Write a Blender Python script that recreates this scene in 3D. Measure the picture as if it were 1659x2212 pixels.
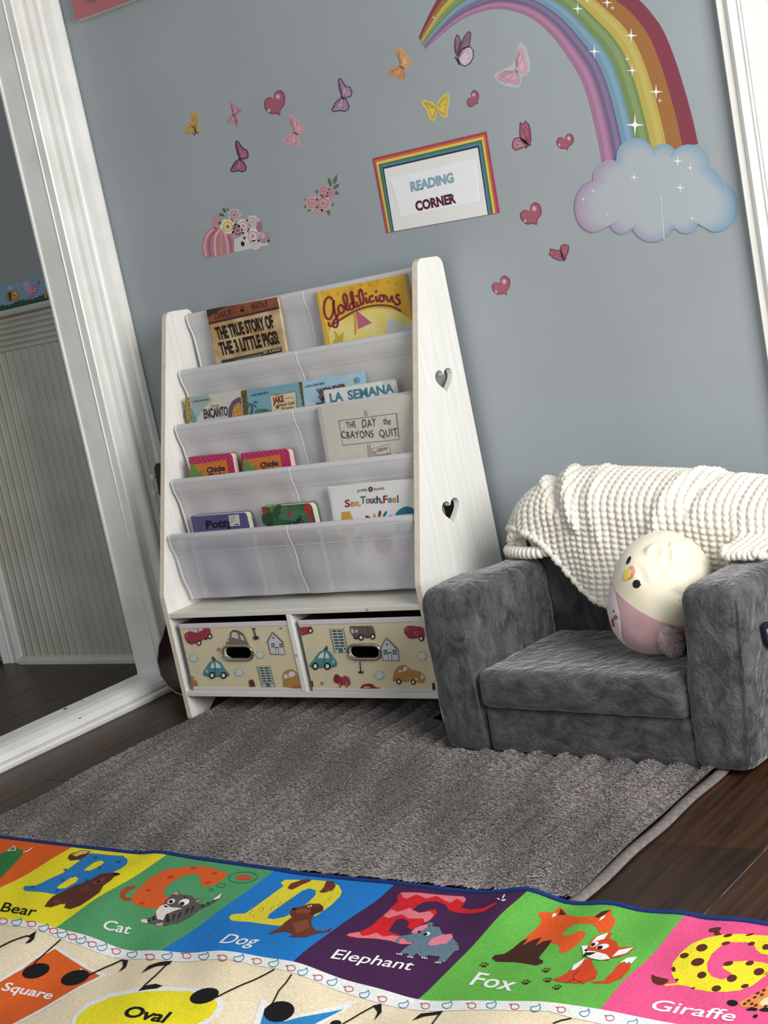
import bpy, bmesh, math, random
import numpy as np
from mathutils import Vector, Matrix, noise
from mathutils.geometry import tessellate_polygon
from mathutils.bvhtree import BVHTree

for o in list(bpy.data.objects): bpy.data.objects.remove(o)
S = bpy.context.scene
COL = S.collection
W, H = 1659, 2212
random.seed(7); RNG = np.random.default_rng(7)

# ------------------------------------------------------------------ camera
CAM = np.array([2.7377, -2.8340, 0.9565]); YAW, PITCH, ROLL, FPX = 0.673, 0.1505, -0.2045, 3295.93
fw = np.array([-math.sin(YAW)*math.cos(PITCH), math.cos(YAW)*math.cos(PITCH), -math.sin(PITCH)])
r0 = np.array([math.cos(YAW), math.sin(YAW), 0]); u0 = np.cross(r0, fw)
rt = math.cos(ROLL)*r0+math.sin(ROLL)*u0; up = -math.sin(ROLL)*r0+math.cos(ROLL)*u0
cd = bpy.data.cameras.new('camera'); cam = bpy.data.objects.new('camera', cd); COL.objects.link(cam)
cam.matrix_world = Matrix(((rt[0], up[0], -fw[0], CAM[0]), (rt[1], up[1], -fw[1], CAM[1]), (rt[2], up[2], -fw[2], CAM[2]), (0, 0, 0, 1)))
cd.sensor_fit = 'VERTICAL'; cd.sensor_height = 36; cd.sensor_width = 36*W/H; cd.lens = 36*FPX/H
cd.clip_start = 0.05; cd.clip_end = 50
S.camera = cam
# ------------------------------------------------------------------ light and exposure
wd = bpy.data.worlds.new('world'); S.world = wd; wd.use_nodes = True
bg = wd.node_tree.nodes['Background']; bg.inputs[0].default_value = (0.92, 0.97, 1.0, 1); bg.inputs[1].default_value = 0.30
def area(name, loc, target, sx, sy, energy, col):
    l = bpy.data.lights.new(name, 'AREA'); l.shape = 'RECTANGLE'; l.size = sx; l.size_y = sy; l.energy = energy; l.color = col
    o = bpy.data.objects.new(name, l); COL.objects.link(o); o.location = loc
    o.rotation_euler = (Vector(target)-Vector(loc)).to_track_quat('-Z', 'Y').to_euler()
    return o
area('window_light', (3.5, -1.55, 1.5), (0.3, -0.6, 0.5), 1.3, 1.5, 100, (1, 0.98, 0.95))
area('back_fill_light', (1.9, -4.6, 1.9), (0.7, -0.4, 0.6), 1.6, 1.5, 20, (1, 0.98, 0.95))  # weaker fill lamp added unseen behind the camera, not a known window
S.view_settings.view_transform = 'Standard'; S.view_settings.look = 'None'
S.view_settings.exposure = 0.0; S.view_settings.gamma = 1.0; S.view_settings.use_curve_mapping = False

# ------------------------------------------------------------------ helpers
def ray(px):
    px = np.atleast_2d(np.asarray(px, float))
    return fw + np.outer((px[:, 0]-W/2)/FPX, rt) - np.outer((px[:, 1]-H/2)/FPX, up)
class Frame:
    """a real flat surface in the room: origin, two axes, normal"""
    def __init__(s, o, u, v, n=None):
        s.o = np.array(o, float); s.u = np.array(u, float); s.u /= np.linalg.norm(s.u)
        s.v = np.array(v, float); s.v /= np.linalg.norm(s.v)
        s.n = np.cross(s.u, s.v) if n is None else np.array(n, float); s.n /= np.linalg.norm(s.n)
    def px(s, P):
        d = ray(P); t = ((s.o-CAM)@s.n)/(d@s.n); X = CAM+d*t[:, None]-s.o
        return np.stack([X@s.u, X@s.v], 1)
    def xyz(s, uv, h=0.0):
        uv = np.atleast_2d(uv); return s.o+uv[:, :1]*s.u+uv[:, 1:2]*s.v+np.multiply.outer(np.broadcast_to(h, len(uv)), s.n)
def Z(x0, y0, sc): return lambda *L: [(x0+a/sc, y0+b/sc) for a, b in L]
def lin(c): return tuple((v/12.92 if v <= .04045 else ((v+.055)/1.055)**2.4) for v in [k/255 for k in c])
MATS = {}
def mat(name, c, rough=0.6, c2=None, scale=20, bump=0, bscale=200, sheen=0, metal=0, spec=0.5, stretch=None, detail=4, lo=.35, hi=.65, trans=0):
    if name in MATS: return MATS[name]
    m = bpy.data.materials.new(name); m.use_nodes = True; nt = m.node_tree; p = nt.nodes['Principled BSDF']
    p.inputs['Roughness'].default_value = rough; p.inputs['Metallic'].default_value = metal
    p.inputs['Specular IOR Level'].default_value = spec
    if sheen: p.inputs['Sheen Weight'].default_value = sheen; p.inputs['Sheen Roughness'].default_value = .4
    p.inputs['Base Color'].default_value = (*lin(c), 1)
    co = nt.nodes.new('ShaderNodeTexCoord'); mp = nt.nodes.new('ShaderNodeMapping'); nt.links.new(co.outputs['Object'], mp.inputs[0])
    if stretch: mp.inputs['Scale'].default_value = stretch
    if c2:
        n = nt.nodes.new('ShaderNodeTexNoise'); n.inputs['Scale'].default_value = scale; n.inputs['Detail'].default_value = detail
        nt.links.new(mp.outputs[0], n.inputs['Vector'])
        r = nt.nodes.new('ShaderNodeValToRGB'); r.color_ramp.elements[0].color = (*lin(c), 1); r.color_ramp.elements[1].color = (*lin(c2), 1)
        r.color_ramp.elements[0].position = lo; r.color_ramp.elements[1].position = hi
        nt.links.new(n.outputs[0], r.inputs[0]); nt.links.new(r.outputs[0], p.inputs['Base Color'])
    if bump:
        n = nt.nodes.new('ShaderNodeTexNoise'); n.inputs['Scale'].default_value = bscale; n.inputs['Detail'].default_value = 3
        nt.links.new(mp.outputs[0], n.inputs['Vector']); b = nt.nodes.new('ShaderNodeBump'); b.inputs['Strength'].default_value = bump
        b.inputs['Distance'].default_value = .002
        nt.links.new(n.outputs[0], b.inputs['Height']); nt.links.new(b.outputs[0], p.inputs['Normal'])
    if trans:
        tr = nt.nodes.new('ShaderNodeBsdfTranslucent'); tr.inputs[0].default_value = (*lin(c), 1)
        tp = nt.nodes.new('ShaderNodeBsdfTransparent')
        m1 = nt.nodes.new('ShaderNodeMixShader'); m2 = nt.nodes.new('ShaderNodeMixShader')
        m1.inputs[0].default_value = .3; m2.inputs[0].default_value = trans
        nt.links.new(p.outputs[0], m1.inputs[1]); nt.links.new(tr.outputs[0], m1.inputs[2])
        nt.links.new(m1.outputs[0], m2.inputs[1]); nt.links.new(tp.outputs[0], m2.inputs[2])
        nt.links.new(m2.outputs[0], nt.nodes['Material Output'].inputs[0])
    MATS[name] = m; return m
DES = .88
def ink(r, g, b, rough=.6):
    l = .3*r+.59*g+.11*b; r, g, b = [int(l+(v-l)*DES) for v in (r, g, b)]
    return mat('ink_%d_%d_%d' % (r, g, b), (r, g, b), rough, spec=.3)
ORG = {}
def props(o, label=None, cat=None, group=None, kind=None):
    if label: o['label'] = label
    if cat: o['category'] = cat
    if group: o['group'] = group
    if kind: o['kind'] = kind
    return o
def thing(name, label, cat, org, group=None):
    o = bpy.data.objects.new(name, None); COL.objects.link(o); o.location = org; ORG[o] = np.array(org, float); o.empty_display_size = .05
    return props(o, label, cat, group)
def mk(name, V, F, m, parent=None, smooth=False, fm=None, org=None, label=None, cat=None, group=None, kind=None):
    V = np.asarray(V, float).reshape(-1, 3)
    if parent is not None: og = ORG[parent]
    elif org is not None: og = np.array(org, float)
    else: og = np.array([(V[:, 0].min()+V[:, 0].max())/2, (V[:, 1].min()+V[:, 1].max())/2, V[:, 2].min()])
    me = bpy.data.meshes.new(name); me.from_pydata((V-og).tolist(), [], [list(map(int, f)) for f in F])
    for q in (m if isinstance(m, list) else [m]): me.materials.append(q)
    if fm is not None: me.polygons.foreach_set('material_index', np.asarray(fm, 'i'))
    if smooth: me.polygons.foreach_set('use_smooth', np.ones(len(me.polygons), bool))
    me.update(); o = bpy.data.objects.new(name, me); COL.objects.link(o)
    if parent is not None: o.parent = parent
    else: o.location = og
    ORG[o] = og
    return props(o, label, cat, group, kind)
def join(*parts):
    V, F, k = [], [], 0
    for v, f in parts:
        v = np.asarray(v, float).reshape(-1, 3); V.append(v); F += [[i+k for i in q] for q in f]; k += len(v)
    return np.concatenate(V), F
def box(x0, x1, y0, y1, z0, z1):
    V = [(x, y, z) for z in (z0, z1) for y in (y0, y1) for x in (x0, x1)]
    return V, [(0, 2, 3, 1), (4, 5, 7, 6), (0, 1, 5, 4), (2, 6, 7, 3), (0, 4, 6, 2), (1, 3, 7, 5)]
def bevbox(x0, x1, y0, y1, z0, z1, r=.002, seg=2):
    bm = bmesh.new(); v, f = box(x0, x1, y0, y1, z0, z1); vs = [bm.verts.new(p) for p in v]
    for q in f: bm.faces.new([vs[i] for i in q])
    bmesh.ops.bevel(bm, geom=bm.edges[:], offset=r, segments=seg, affect='EDGES', profile=.5)
    bm.verts.index_update(); V = [tuple(p.co) for p in bm.verts]; F = [[p.index for p in q.verts] for q in bm.faces]; bm.free()
    return V, F
def rbox(c, half, r, step=.012):
    """soft rounded box, dense enough to be dented"""
    c = np.array(c, float); half = np.array(half, float); V = []; F = []
    n = [max(4, int(2*h/step)) for h in half]
    for ax in range(3):
        a, b = (ax+1) % 3, (ax+2) % 3
        for sg in (-1, 1):
            k = len(V)
            for i in range(n[a]+1):
                for j in range(n[b]+1):
                    p = np.zeros(3); p[ax] = sg*half[ax]; p[a] = -half[a]+2*half[a]*i/n[a]; p[b] = -half[b]+2*half[b]*j/n[b]; V.append(p)
            for i in range(n[a]):
                for j in range(n[b]):
                    q = [k+i*(n[b]+1)+j, k+(i+1)*(n[b]+1)+j, k+(i+1)*(n[b]+1)+j+1, k+i*(n[b]+1)+j+1]; F.append(q if sg > 0 else q[::-1])
    V = np.array(V); inn = np.clip(V, -(half-r), half-r); d = V-inn; L = np.linalg.norm(d, axis=1, keepdims=True)
    V = np.where(L > 1e-9, inn+d/np.maximum(L, 1e-9)*np.minimum(L, r)*1.0, V)
    # corners: full radius
    V2 = inn+d/np.maximum(L, 1e-9)*r; V = np.where(L > r*1.0, V2, V)
    key = {}; mp = []; out = []
    for p in V:
        t = tuple(np.round(p, 5))
        if t not in key: key[t] = len(out); out.append(p)
        mp.append(key[t])
    F = [[mp[i] for i in q] for q in F]
    return np.array(out)+c, F
def tube(path, r, n=8, closed=False, flat=1.0):
    P = np.asarray(path, float); m = len(P); V = []; F = []
    R = np.broadcast_to(r, m)
    ref = np.array([0, 0, 1.])
    for i in range(m):
        t = (P[(i+1) % m]-P[i-1]) if closed else (P[min(i+1, m-1)]-P[max(i-1, 0)])
        t = t/np.linalg.norm(t); a = np.cross(t, ref)
        if np.linalg.norm(a) < .1: a = np.cross(t, [0, 1., 0])
        a /= np.linalg.norm(a); b = np.cross(a, t)
        for k in range(n):
            g = 2*math.pi*k/n; V.append(P[i]+R[i]*(math.cos(g)*a+flat*math.sin(g)*b))
    for i in range(m if closed else m-1):
        for k in range(n):
            j = (i+1) % m; F.append([i*n+k, i*n+(k+1) % n, j*n+(k+1) % n, j*n+k])
    if not closed: F += [list(range(n))[::-1], [(m-1)*n+k for k in range(n)]]
    return np.array(V), F
def sphere(c, r, nu=16, nv=10):
    V = []; F = []; r = np.broadcast_to(r, 3)
    for j in range(nv+1):
        th = math.pi*j/nv
        for i in range(nu):
            ph = 2*math.pi*i/nu; V.append((c[0]+r[0]*math.sin(th)*math.cos(ph), c[1]+r[1]*math.sin(th)*math.sin(ph), c[2]+r[2]*math.cos(th)))
    for j in range(nv):
        for i in range(nu): F.append([j*nu+i, (j+1)*nu+i, (j+1)*nu+(i+1) % nu, j*nu+(i+1) % nu])
    return np.array(V), F
def prism(pts2, f3, a, b):
    """extrude a 2D outline between two depths; f3(x,y,depth)->xyz"""
    n = len(pts2); V = [f3(x, y, a) for x, y in pts2]+[f3(x, y, b) for x, y in pts2]
    T = [list(t) for t in tessellate_polygon([[Vector((x, y, 0)) for x, y in pts2]])]
    F = T+[[i+n for i in t[::-1]] for t in T]+[[i, (i+1) % n, (i+1) % n+n, i+n] for i in range(n)]
    return np.array(V), F
def fixn(o):
    bm = bmesh.new(); bm.from_mesh(o.data); bmesh.ops.recalc_face_normals(bm, faces=bm.faces[:]); bm.to_mesh(o.data); bm.free(); return o
def smoothloop(P, n=4, closed=True):
    P = np.asarray(P, float); m = len(P); out = []
    for i in range(m if closed else m-1):
        if closed: a, b, c, d = P[i-1], P[i], P[(i+1) % m], P[(i+2) % m]
        else: a, b, c, d = P[max(i-1, 0)], P[i], P[i+1], P[min(i+2, m-1)]
        for k in range(n):
            t = k/n; out.append(.5*((2*b)+(-a+c)*t+(2*a-5*b+4*c-d)*t*t+(-a+3*b-3*c+d)*t**3))
    if not closed: out.append(P[-1])
    return np.array(out)
def ell(cx, cy, rx, ry, rot=0, n=16):
    a = np.linspace(0, 2*math.pi, n, endpoint=False); r = math.radians(rot)
    x = rx*np.cos(a); y = ry*np.sin(a); return [(cx+p*math.cos(r)-q*math.sin(r), cy+p*math.sin(r)+q*math.cos(r)) for p, q in zip(x, y)]
TXT = {}
def text_geo(s, bold=0.0, shear=0.0, space=1.0):
    k = (s, bold, shear, space)
    if k not in TXT:
        cu = bpy.data.curves.new('t', 'FONT'); cu.body = s; cu.dimensions = '2D'; cu.fill_mode = 'FRONT'; cu.offset = bold; cu.shear = shear; cu.resolution_u = 3; cu.space_character = space
        ob = bpy.data.objects.new('t', cu); COL.objects.link(ob); bpy.context.view_layer.update()
        me = bpy.data.meshes.new_from_object(ob)
        V = np.array([v.co[:2] for v in me.vertices]); F = [list(p.vertices) for p in me.polygons]
        bpy.data.objects.remove(ob); bpy.data.meshes.remove(me); bpy.data.curves.remove(cu)
        V[:, 0] -= V[:, 0].min(); TXT[k] = (V, F)
    V, F = TXT[k]; return V.copy(), F
CAPH = None
class Print:
    """flat print lying on a real surface, traced where it stands"""
    def __init__(s, fr, base=.0003, eps=.00022, drape=None): s.fr = fr; s.P = []; s.base = base; s.eps = eps; s.drape = drape
    def _add(s, uv, F, m, layer, thick=0): s.P.append((np.asarray(uv, float), F, m, layer+.04*len(s.P), thick)); return s
    def uvpoly(s, uv, m, layer=0, holes=(), thick=0):
        loops = [uv]+list(holes); F = tessellate_polygon([[Vector((a, b, 0)) for a, b in l] for l in loops])
        return s._add(np.concatenate([np.asarray(l, float) for l in loops]), [list(t) for t in F], m, layer, thick)
    def poly(s, P, m, layer=0, holes=(), sm=0, thick=0):
        if sm: P = smoothloop(P, sm); holes = [smoothloop(h, sm) for h in holes]
        return s.uvpoly(s.fr.px(P), m, layer, [s.fr.px(h) for h in holes], thick)
    def line(s, P, w, m, layer=1, closed=False, sm=0, taper=False):
        P = np.asarray(P, float)
        if sm: P = smoothloop(P, sm, closed)
        n = len(P); L = []; R = []
        for i in range(n):
            t = (P[(i+1) % n]-P[i-1]) if closed else (P[min(i+1, n-1)]-P[max(i-1, 0)])
            t = t/(np.linalg.norm(t)+1e-9); nn = np.array([-t[1], t[0]])*w/2*((math.sin(math.pi*(i+.3)/(n-.4))) if taper else 1)
            L.append(P[i]+nn); R.append(P[i]-nn)
        F = [[i, (i+1) % n, (i+1) % n+n, i+n] for i in range(n if closed else n-1)]
        return s._add(s.fr.px(np.array(L+R)), F, m, layer)
    def text(s, t, A, B, T, m, layer=2, bold=0.0, shear=0.0, space=1.0, jit=0):
        V, F = text_geo(t, bold, shear, space); w = V[:, 0].max(); cap = .70 if True else 0
        A, B, T = [np.array(q, float) for q in (A, B, T)]
        if jit:
            V[:, 1] += jit*np.sin(V[:, 0]*5.3)
        P = A+np.outer(V[:, 0]/w, B-A)+np.outer(V[:, 1]/cap, T-A)
        return s._add(s.fr.px(P), F, m, layer)
    def build(s, name, parent=None, **k):
        bb = [(p[0].min(0), p[0].max(0)) for p in s.P]; n = len(bb); g = list(range(n))
        def root(i):
            while g[i] != i: i = g[i]
            return i
        for i in range(n):
            for j in range(i):
                if (bb[i][0] <= bb[j][1]).all() and (bb[j][0] <= bb[i][1]).all(): g[root(i)] = root(j)
        cl = {}
        for i in range(n): cl.setdefault(root(i), []).append(s.P[i])
        out = None; allp = s.P
        for c in cl.values():
            s.P = c; o = s._build(name, parent, **k); out = out or o
        s.P = allp; return out
    def _build(s, name, parent=None, **k):
        V = []; F = []; fm = []; ms = []; n0 = 0
        for uv, f, m, layer, thick in s.P:
            if m not in ms: ms.append(m)
            h = s.base+layer*s.eps
            if s.drape is not None: uv, f = cutgrid(uv, f)
            hh = h+(s.drape(uv) if s.drape is not None else 0)
            X = s.fr.xyz(uv, hh); V.append(X); f = [[i+n0 for i in q] for q in f]; n0 += len(X)
            # keep faces towards the surface normal
            g = []
            for q in f:
                a, b, c = uv[q[0]-n0+len(X)], uv[q[1]-n0+len(X)], uv[q[2]-n0+len(X)]
                cr = (b[0]-a[0])*(c[1]-a[1])-(b[1]-a[1])*(c[0]-a[0])
                sgn = cr*np.dot(np.cross(s.fr.u, s.fr.v), s.fr.n)
                g.append(q if sgn > 0 else q[::-1])
            F += g; fm += [ms.index(m)]*len(g)
            if thick:
                nl = len(uv); X2 = s.fr.xyz(uv, 0.0001); V.append(X2)
                F += [[n0-nl+i, n0-nl+(i+1) % nl, n0+(i+1) % nl, n0+i] for i in range(nl)]; fm += [ms.index(m)]*nl; n0 += nl
        return mk(name, np.concatenate(V), F, ms, parent, fm=fm, **k)
def cutgrid(uv, F, st=.012):
    bm = bmesh.new(); vs = [bm.verts.new((a, b, 0)) for a, b in uv]
    for q in F:
        try: bm.faces.new([vs[i] for i in q])
        except ValueError: pass
    lo = uv.min(0); hi = uv.max(0)
    for ax in (0, 1):
        k = math.ceil(lo[ax]/st)
        while k*st < hi[ax]:
            co = [0, 0, 0]; co[ax] = k*st; no = [0, 0, 0]; no[ax] = 1
            bmesh.ops.bisect_plane(bm, geom=bm.verts[:]+bm.edges[:]+bm.faces[:], plane_co=co, plane_no=no); k += 1
    bm.verts.index_update(); out = np.array([v.co[:2] for v in bm.verts]); G = [[v.index for v in f.verts] for f in bm.faces]; bm.free()
    return out, G

# ------------------------------------------------------------------ materials
M_wall = mat('wall_paint', (152, 160, 165), .55, c2=(157, 165, 170), scale=3, bump=.12, bscale=60, spec=.35)
M_wall2 = mat('far_wall_paint', (152, 156, 156), .6, bump=.1, bscale=60)
M_trim = mat('white_gloss_paint', (243, 244, 241), .3, c2=(228, 228, 222), scale=9, bump=.35, bscale=35, lo=.3, hi=.75)
M_board = mat('beadboard_paint', (205, 203, 192), .4, c2=(190, 187, 175), scale=6, bump=.15, bscale=50)
def wood(name, c, c2, rough=.35, sc=5, st=(14, 1, 14), bump=.25):
    m = mat(name, c, rough, c2=c2, scale=sc, bump=bump, bscale=sc*6, stretch=st, detail=8, lo=.3, hi=.7, spec=.28); return m
M_plank = [wood('dark_floor_wood_%d' % i, a, b, .38) for i, (a, b) in enumerate([((32, 21, 15), (66, 44, 29)), ((27, 19, 14), (54, 37, 26)), ((36, 23, 16), (74, 49, 31)), ((29, 20, 16), (58, 41, 30))])]
M_gap = mat('floor_gap', (14, 11, 9), .9)
M_shelf = wood('white_washed_wood', (240, 240, 236), (228, 227, 220), .5, 6, (16, 16, 1.0), .06)
M_shelfh = wood('white_washed_wood_board', (232, 230, 221), (216, 212, 201), .5, 6, (1, 16, 16), .06)
M_edge = mat('shelf_edge_band', (222, 212, 195), .5, c2=(212, 200, 182), scale=60)
M_cloth = mat('white_sling_cloth', (228, 228, 231), .8, bump=.15, bscale=600, trans=.05)
M_cloth5 = mat('sheer_sling_cloth', (224, 224, 231), .8, bump=.15, bscale=600, trans=.24)
M_stitch = mat('white_binding', (240, 240, 240), .8, bump=.3, bscale=500)
M_metal = mat('chrome', (200, 198, 192), .16, metal=1)
M_black = mat('black_inside', (14, 14, 16), .8)
M_pages = mat('paper_pages', (226, 222, 208), .8, c2=(200, 194, 178), scale=40, stretch=(1, 60, 1))
M_paper = mat('white_paper', (226, 226, 224), .7, bump=.06, bscale=30)

# ================================================================== ROOM SHELL
WALL = Frame((0, 0, 0), (1, 0, 0), (0, 0, 1), (0, -1, 0))
def struct(name, g, m, smooth=False, parent=None, **k):
    if parent is None: k['kind'] = 'structure'
    return fixn(mk(name, g[0], g[1], m, parent, smooth, **k))
struct('wall_back', box(-.24, 3.4, 0, .10, 0, 2.6), M_wall)
struct('wall_far', box(-2.2, -.24, .135, .2, 0, 2.6), M_wall2)
struct('wall_left', join(box(-.36, -.24, -2.6, -1.35, 0, 2.6), box(-.36, -.24, -1.35, -.15, 2.08, 2.6), box(-.335, -.241, -.135, .134, 0, 2.6)), M_wall)
fl = struct('floor', box(-2.2, 3.4, -2.6, .2, -.03, -.0095), M_gap)
rng = random.Random(3)
pw = .1975; k = 0
x = 1.733-pw*20
M_seam = mat('pale_dust', (128, 117, 104), .9, c2=(60, 50, 42), scale=22)
while x < 3.4:
    y = .14; first = True
    while y > -2.6:
        L = rng.uniform(.55, 1.3) if not first else rng.uniform(.3, 1.1)
        if abs(x+.045) < .01 and first: L = .14+.745
        first = False
        y1 = max(-2.6, y-L); g = bevbox(x+.0008, x+pw-.0008, y1+.0008, y-.0008, -.0094, 0, .0012, 1)
        o = mk('plank', g[0], g[1], M_plank[rng.randrange(4)], fl); o.data.transform(Matrix.Translation((0, 0, 0))); y = y1
    x += pw
mk('seam_dust', *box(1.7326, 1.7335, -1.13, -.72, -.004, -.0006), M_seam, fl)
# left doorway casing: moulded profile run up the wall, jamb and threshold
prof = [(-.20+.0, .0), (-.222, -.002), (-.222, -.0)]
prof = [(-.238, 0), (-.222, -.0), (-.214, -.006), (-.214, -.012), (-.2175, -.014), (-.214, -.018), (-.216, -.024), (-.2215, -.027), (-.2215, -.058), (-.2185, -.062), (-.2225, -.066), (-.2185, -.070), (-.2215, -.074),
        (-.2215, -.084), (-.214, -.090), (-.212, -.097), (-.214, -.105), (-.220, -.110), (-.2365, -.1115), (-.2365, -.140), (-.239, -.144), (-.262, -.1445), (-.2635, -.1475), (-.2655, -.1445), (-.338, -.146), (-.3395, -.150), (-.346, -.150), (-.346, .133), (-.238, .133)]
c1 = struct('trim_1', prism(prof, lambda a, b, z: (a, b, z), 0.0, 2.10), M_trim)
thr = [(-.352, 0), (-.352, .047), (-.348, .050), (-.290, .050), (-.268, .046), (-.248, .036), (-.2420, .027), (-.2415, .021), (-.251, .0190), (-.2405, .0172), (-.232, .0160), (-.2295, .011), (-.2315, .003), (-.234, 0)]
struct('trim_2', prism(thr, lambda a, b, y: (a, y, b), -1.35, -.1465), M_trim, label='worn white painted threshold of the left doorway')
chip = Print(Frame((0, 0, .0503), (1, 0, 0), (0, 1, 0)), .0002)
T0 = Z(0, 1420, 3.95)
for L in ([(535, 445), (560, 432), (578, 436), (550, 447)], [(670, 520), (690, 514), (692, 522), (676, 526)], [(690, 368), (706, 366), (700, 376)], [(108, 752), (122, 748), (118, 755)]):
    chip.poly(T0(*L), ink(40, 34, 30))
chip.build('paint_chip', bpy.data.objects['trim_2'])
# right casing on the blue wall (a little out of plumb, as the house is)
def rc(z): return 1.4945+.0212*z
pr = [(0, 0), (0, -.018), (.003, -.022), (.017, -.022), (.021, -.027), (.028, -.031), (.036, -.027), (.040, -.022), (.043, -.022), (.046, -.026), (.049, -.022), (.053, -.026), (.056, -.022), (.061, -.0215), (.105, -.0215), (.109, -.026), (.114, -.029), (.120, -.026), (.124, -.03), (.14, -.032), (.14, 0)]
struct('trim_3', prism(pr, lambda a, b, z: (rc(z)+a, b, z), 0.0, 2.2), M_trim)
# far room: beadboard, chair rail, base, casing
wf = bpy.data.objects['wall_far']
x = -1.9
while x < -.40:
    q = [(x+.0004, .135), (x+.0004, .1245), (x+.003, .1165), (x+.006, .115), (x+.009, .1165), (x+.011, .119), (x+.0295, .1205), (x+.0322, .128), (x+.0338, .133), (x+.0338, .135)]
    fixn(mk('board', *prism(q, lambda a, b, z: (a, b, z), .02, .975), M_board, wf)); x += .0345
g = bevbox(-.392, -.346, .122, .135, .02, .975, .002, 1); mk('board', g[0], g[1], M_board, wf)
rl = [(0, 0), (.0, -.016)]
z = 0.0
for i in range(6): rl += [(z+.001, -.014), (z+.004, -.021), (z+.012, -.021), (z+.0155, -.014)]; z += .0165
rl += [(z+.001, -.02), (z+.004, -.032), (z+.012, -.034), (z+.02, -.028), (z+.022, 0)]
struct('trim_4', prism(rl, lambda a, b, x: (x, .135+b, .962+a), -1.9, -.346), M_board)
struct('baseboard_far', prism([(0, 0), (-.022, 0), (-.020, .010), (-.013, .018), (-.004, .022), (0, .023)], lambda a, b, x: (x, .118+a, b), -1.165, -.346), M_board)
pr2 = [(0, 0), (0, -.026), (-.02, -.03), (-.028, -.022), (-.05, -.022), (-.054, -.026), (-.06, -.022), (-.09, -.03), (-.1, 0)]
struct('trim_5', prism(pr2, lambda a, b, z: (-1.165+a, .135+b, z), 0, 2.1), M_trim)
# printed border strip on the far wall
FAR = Frame((0, .135, 0), (1, 0, 0), (0, 0, 1), (0, -1, 0))
bs = thing('border_strip', 'blue cartoon insect border strip on the far room wall above the chair rail', 'wall border', (-.9, .134, 1.085))
B6 = Z(0, 560, 5.529)
P = Print(FAR); P.uvpoly([(-1.9, 1.083), (-.346, 1.083), (-.346, 1.152), (-1.9, 1.152)], ink(128, 168, 205), 0); P.build('strip', bs)
P = Print(FAR); top = [(x, 1.094+.006*abs(math.sin(x*170))+.003*math.sin(x*61)) for x in np.arange(-1.9, -.346, .006)]
P.uvpoly([(-.346, 1.083), (-1.9, 1.083)]+top, ink(42, 92, 66), 1); P.build('grass_print', bs)
P = Print(FAR); P.poly(B6(*ell(180, 435, 50, 75, 0)), ink(205, 140, 50), 2).poly(B6(*ell(110, 440, 42, 62, 20)), ink(190, 128, 45), 2).poly(B6((105, 400), (135, 390), (130, 480), (150, 505), (115, 490)), ink(24, 22, 22), 3).poly(B6(*ell(180, 425, 22, 32)), ink(225, 215, 205), 3).poly(B6(*ell(176, 430, 10, 16)), ink(20, 20, 20), 4).poly(B6(*ell(128, 340, 32, 34)), ink(160, 195, 215), 3)
P.build('bee_print', bs)
P = Print(FAR); P.poly(B6(*ell(320, 320, 42, 62, -12)), ink(218, 160, 188), 2).poly(B6(*ell(360, 380, 30, 48, 15)), ink(210, 150, 180), 2).poly(B6(*ell(418, 360, 36, 48)), ink(200, 110, 160), 3).poly(B6(*ell(418, 362, 17, 26)), ink(230, 215, 225), 4).poly(B6(*ell(418, 362, 7, 13)), ink(20, 20, 20), 5)
P.poly(B6((400, 400), (430, 410), (405, 455), (345, 490), (330, 470), (370, 440)), ink(195, 110, 155), 3); P.build('butterfly_print', bs)
P = Print(FAR); P.poly(B6(*ell(465, 280, 18, 28)), ink(200, 90, 90), 2).poly(B6(*ell(220, 303, 14, 14)), ink(220, 170, 120), 2).poly(B6(*ell(550, 420, 20, 45)), ink(205, 140, 50), 2); P.build('blossom_print', bs)

# ================================================================== WALL STICKERS
DES = .74
C1 = Z(380, 160, 5.53); C0 = Z(380, 160, 4.1475); C2 = Z(820, 60, 4.88); C3 = Z(1040, 240, 5.27); C4 = Z(400, 360, 4.366)
def sticker(name, label, cat, pts, group): 
    uv = WALL.px(pts); c = uv.mean(0); return thing(name, label, cat, (c[0], -.0005, uv[:, 1].min()), group)
def butterfly(label, wings, body, cols, bcol, film=None, edge=None, veins=None):
    t = sticker('butterfly_decal', label, 'wall sticker', wings[0], 'butterfly stickers on the blue wall')
    if film: Print(WALL).poly(film, mat('sticker_film', (176, 186, 192), .35), 0, sm=3).build('backing_film', t)
    for i, wg in enumerate(wings):
        P = Print(WALL); P.poly(wg, ink(*cols[i % len(cols)]), 1, thick=1, sm=2)
        c = np.mean(wg, 0); tgt = np.array(body[0])*.5+np.array(body[-1])*.5
        lt = tuple(min(255, v+15) for v in cols[i % len(cols)]); q = [tuple(c*.35+np.array(p)*.65) for p in wg]
        q2 = [tuple(tgt*.22+np.array(p)*.78) for p in q]
        P.poly(q2, ink(*lt), 2, sm=2)
        if edge: P.line(list(wg)+[wg[0]], 2.2, ink(*edge), 3)
        far = sorted(wg, key=lambda p: -np.hypot(p[0]-tgt[0], p[1]-tgt[1]))[:4]
        for f in far: P.line([tuple(tgt*.8+np.array(f)*.2), tuple(tgt*.2+np.array(f)*.8)], .8, ink(*tuple(max(0, v-40) for v in cols[i % len(cols)])), 4)
        P.build('wing', t)
    Print(WALL).line(body, 3.0, ink(*bcol), 5, taper=True, sm=3).build('body', t)
    return t
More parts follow.
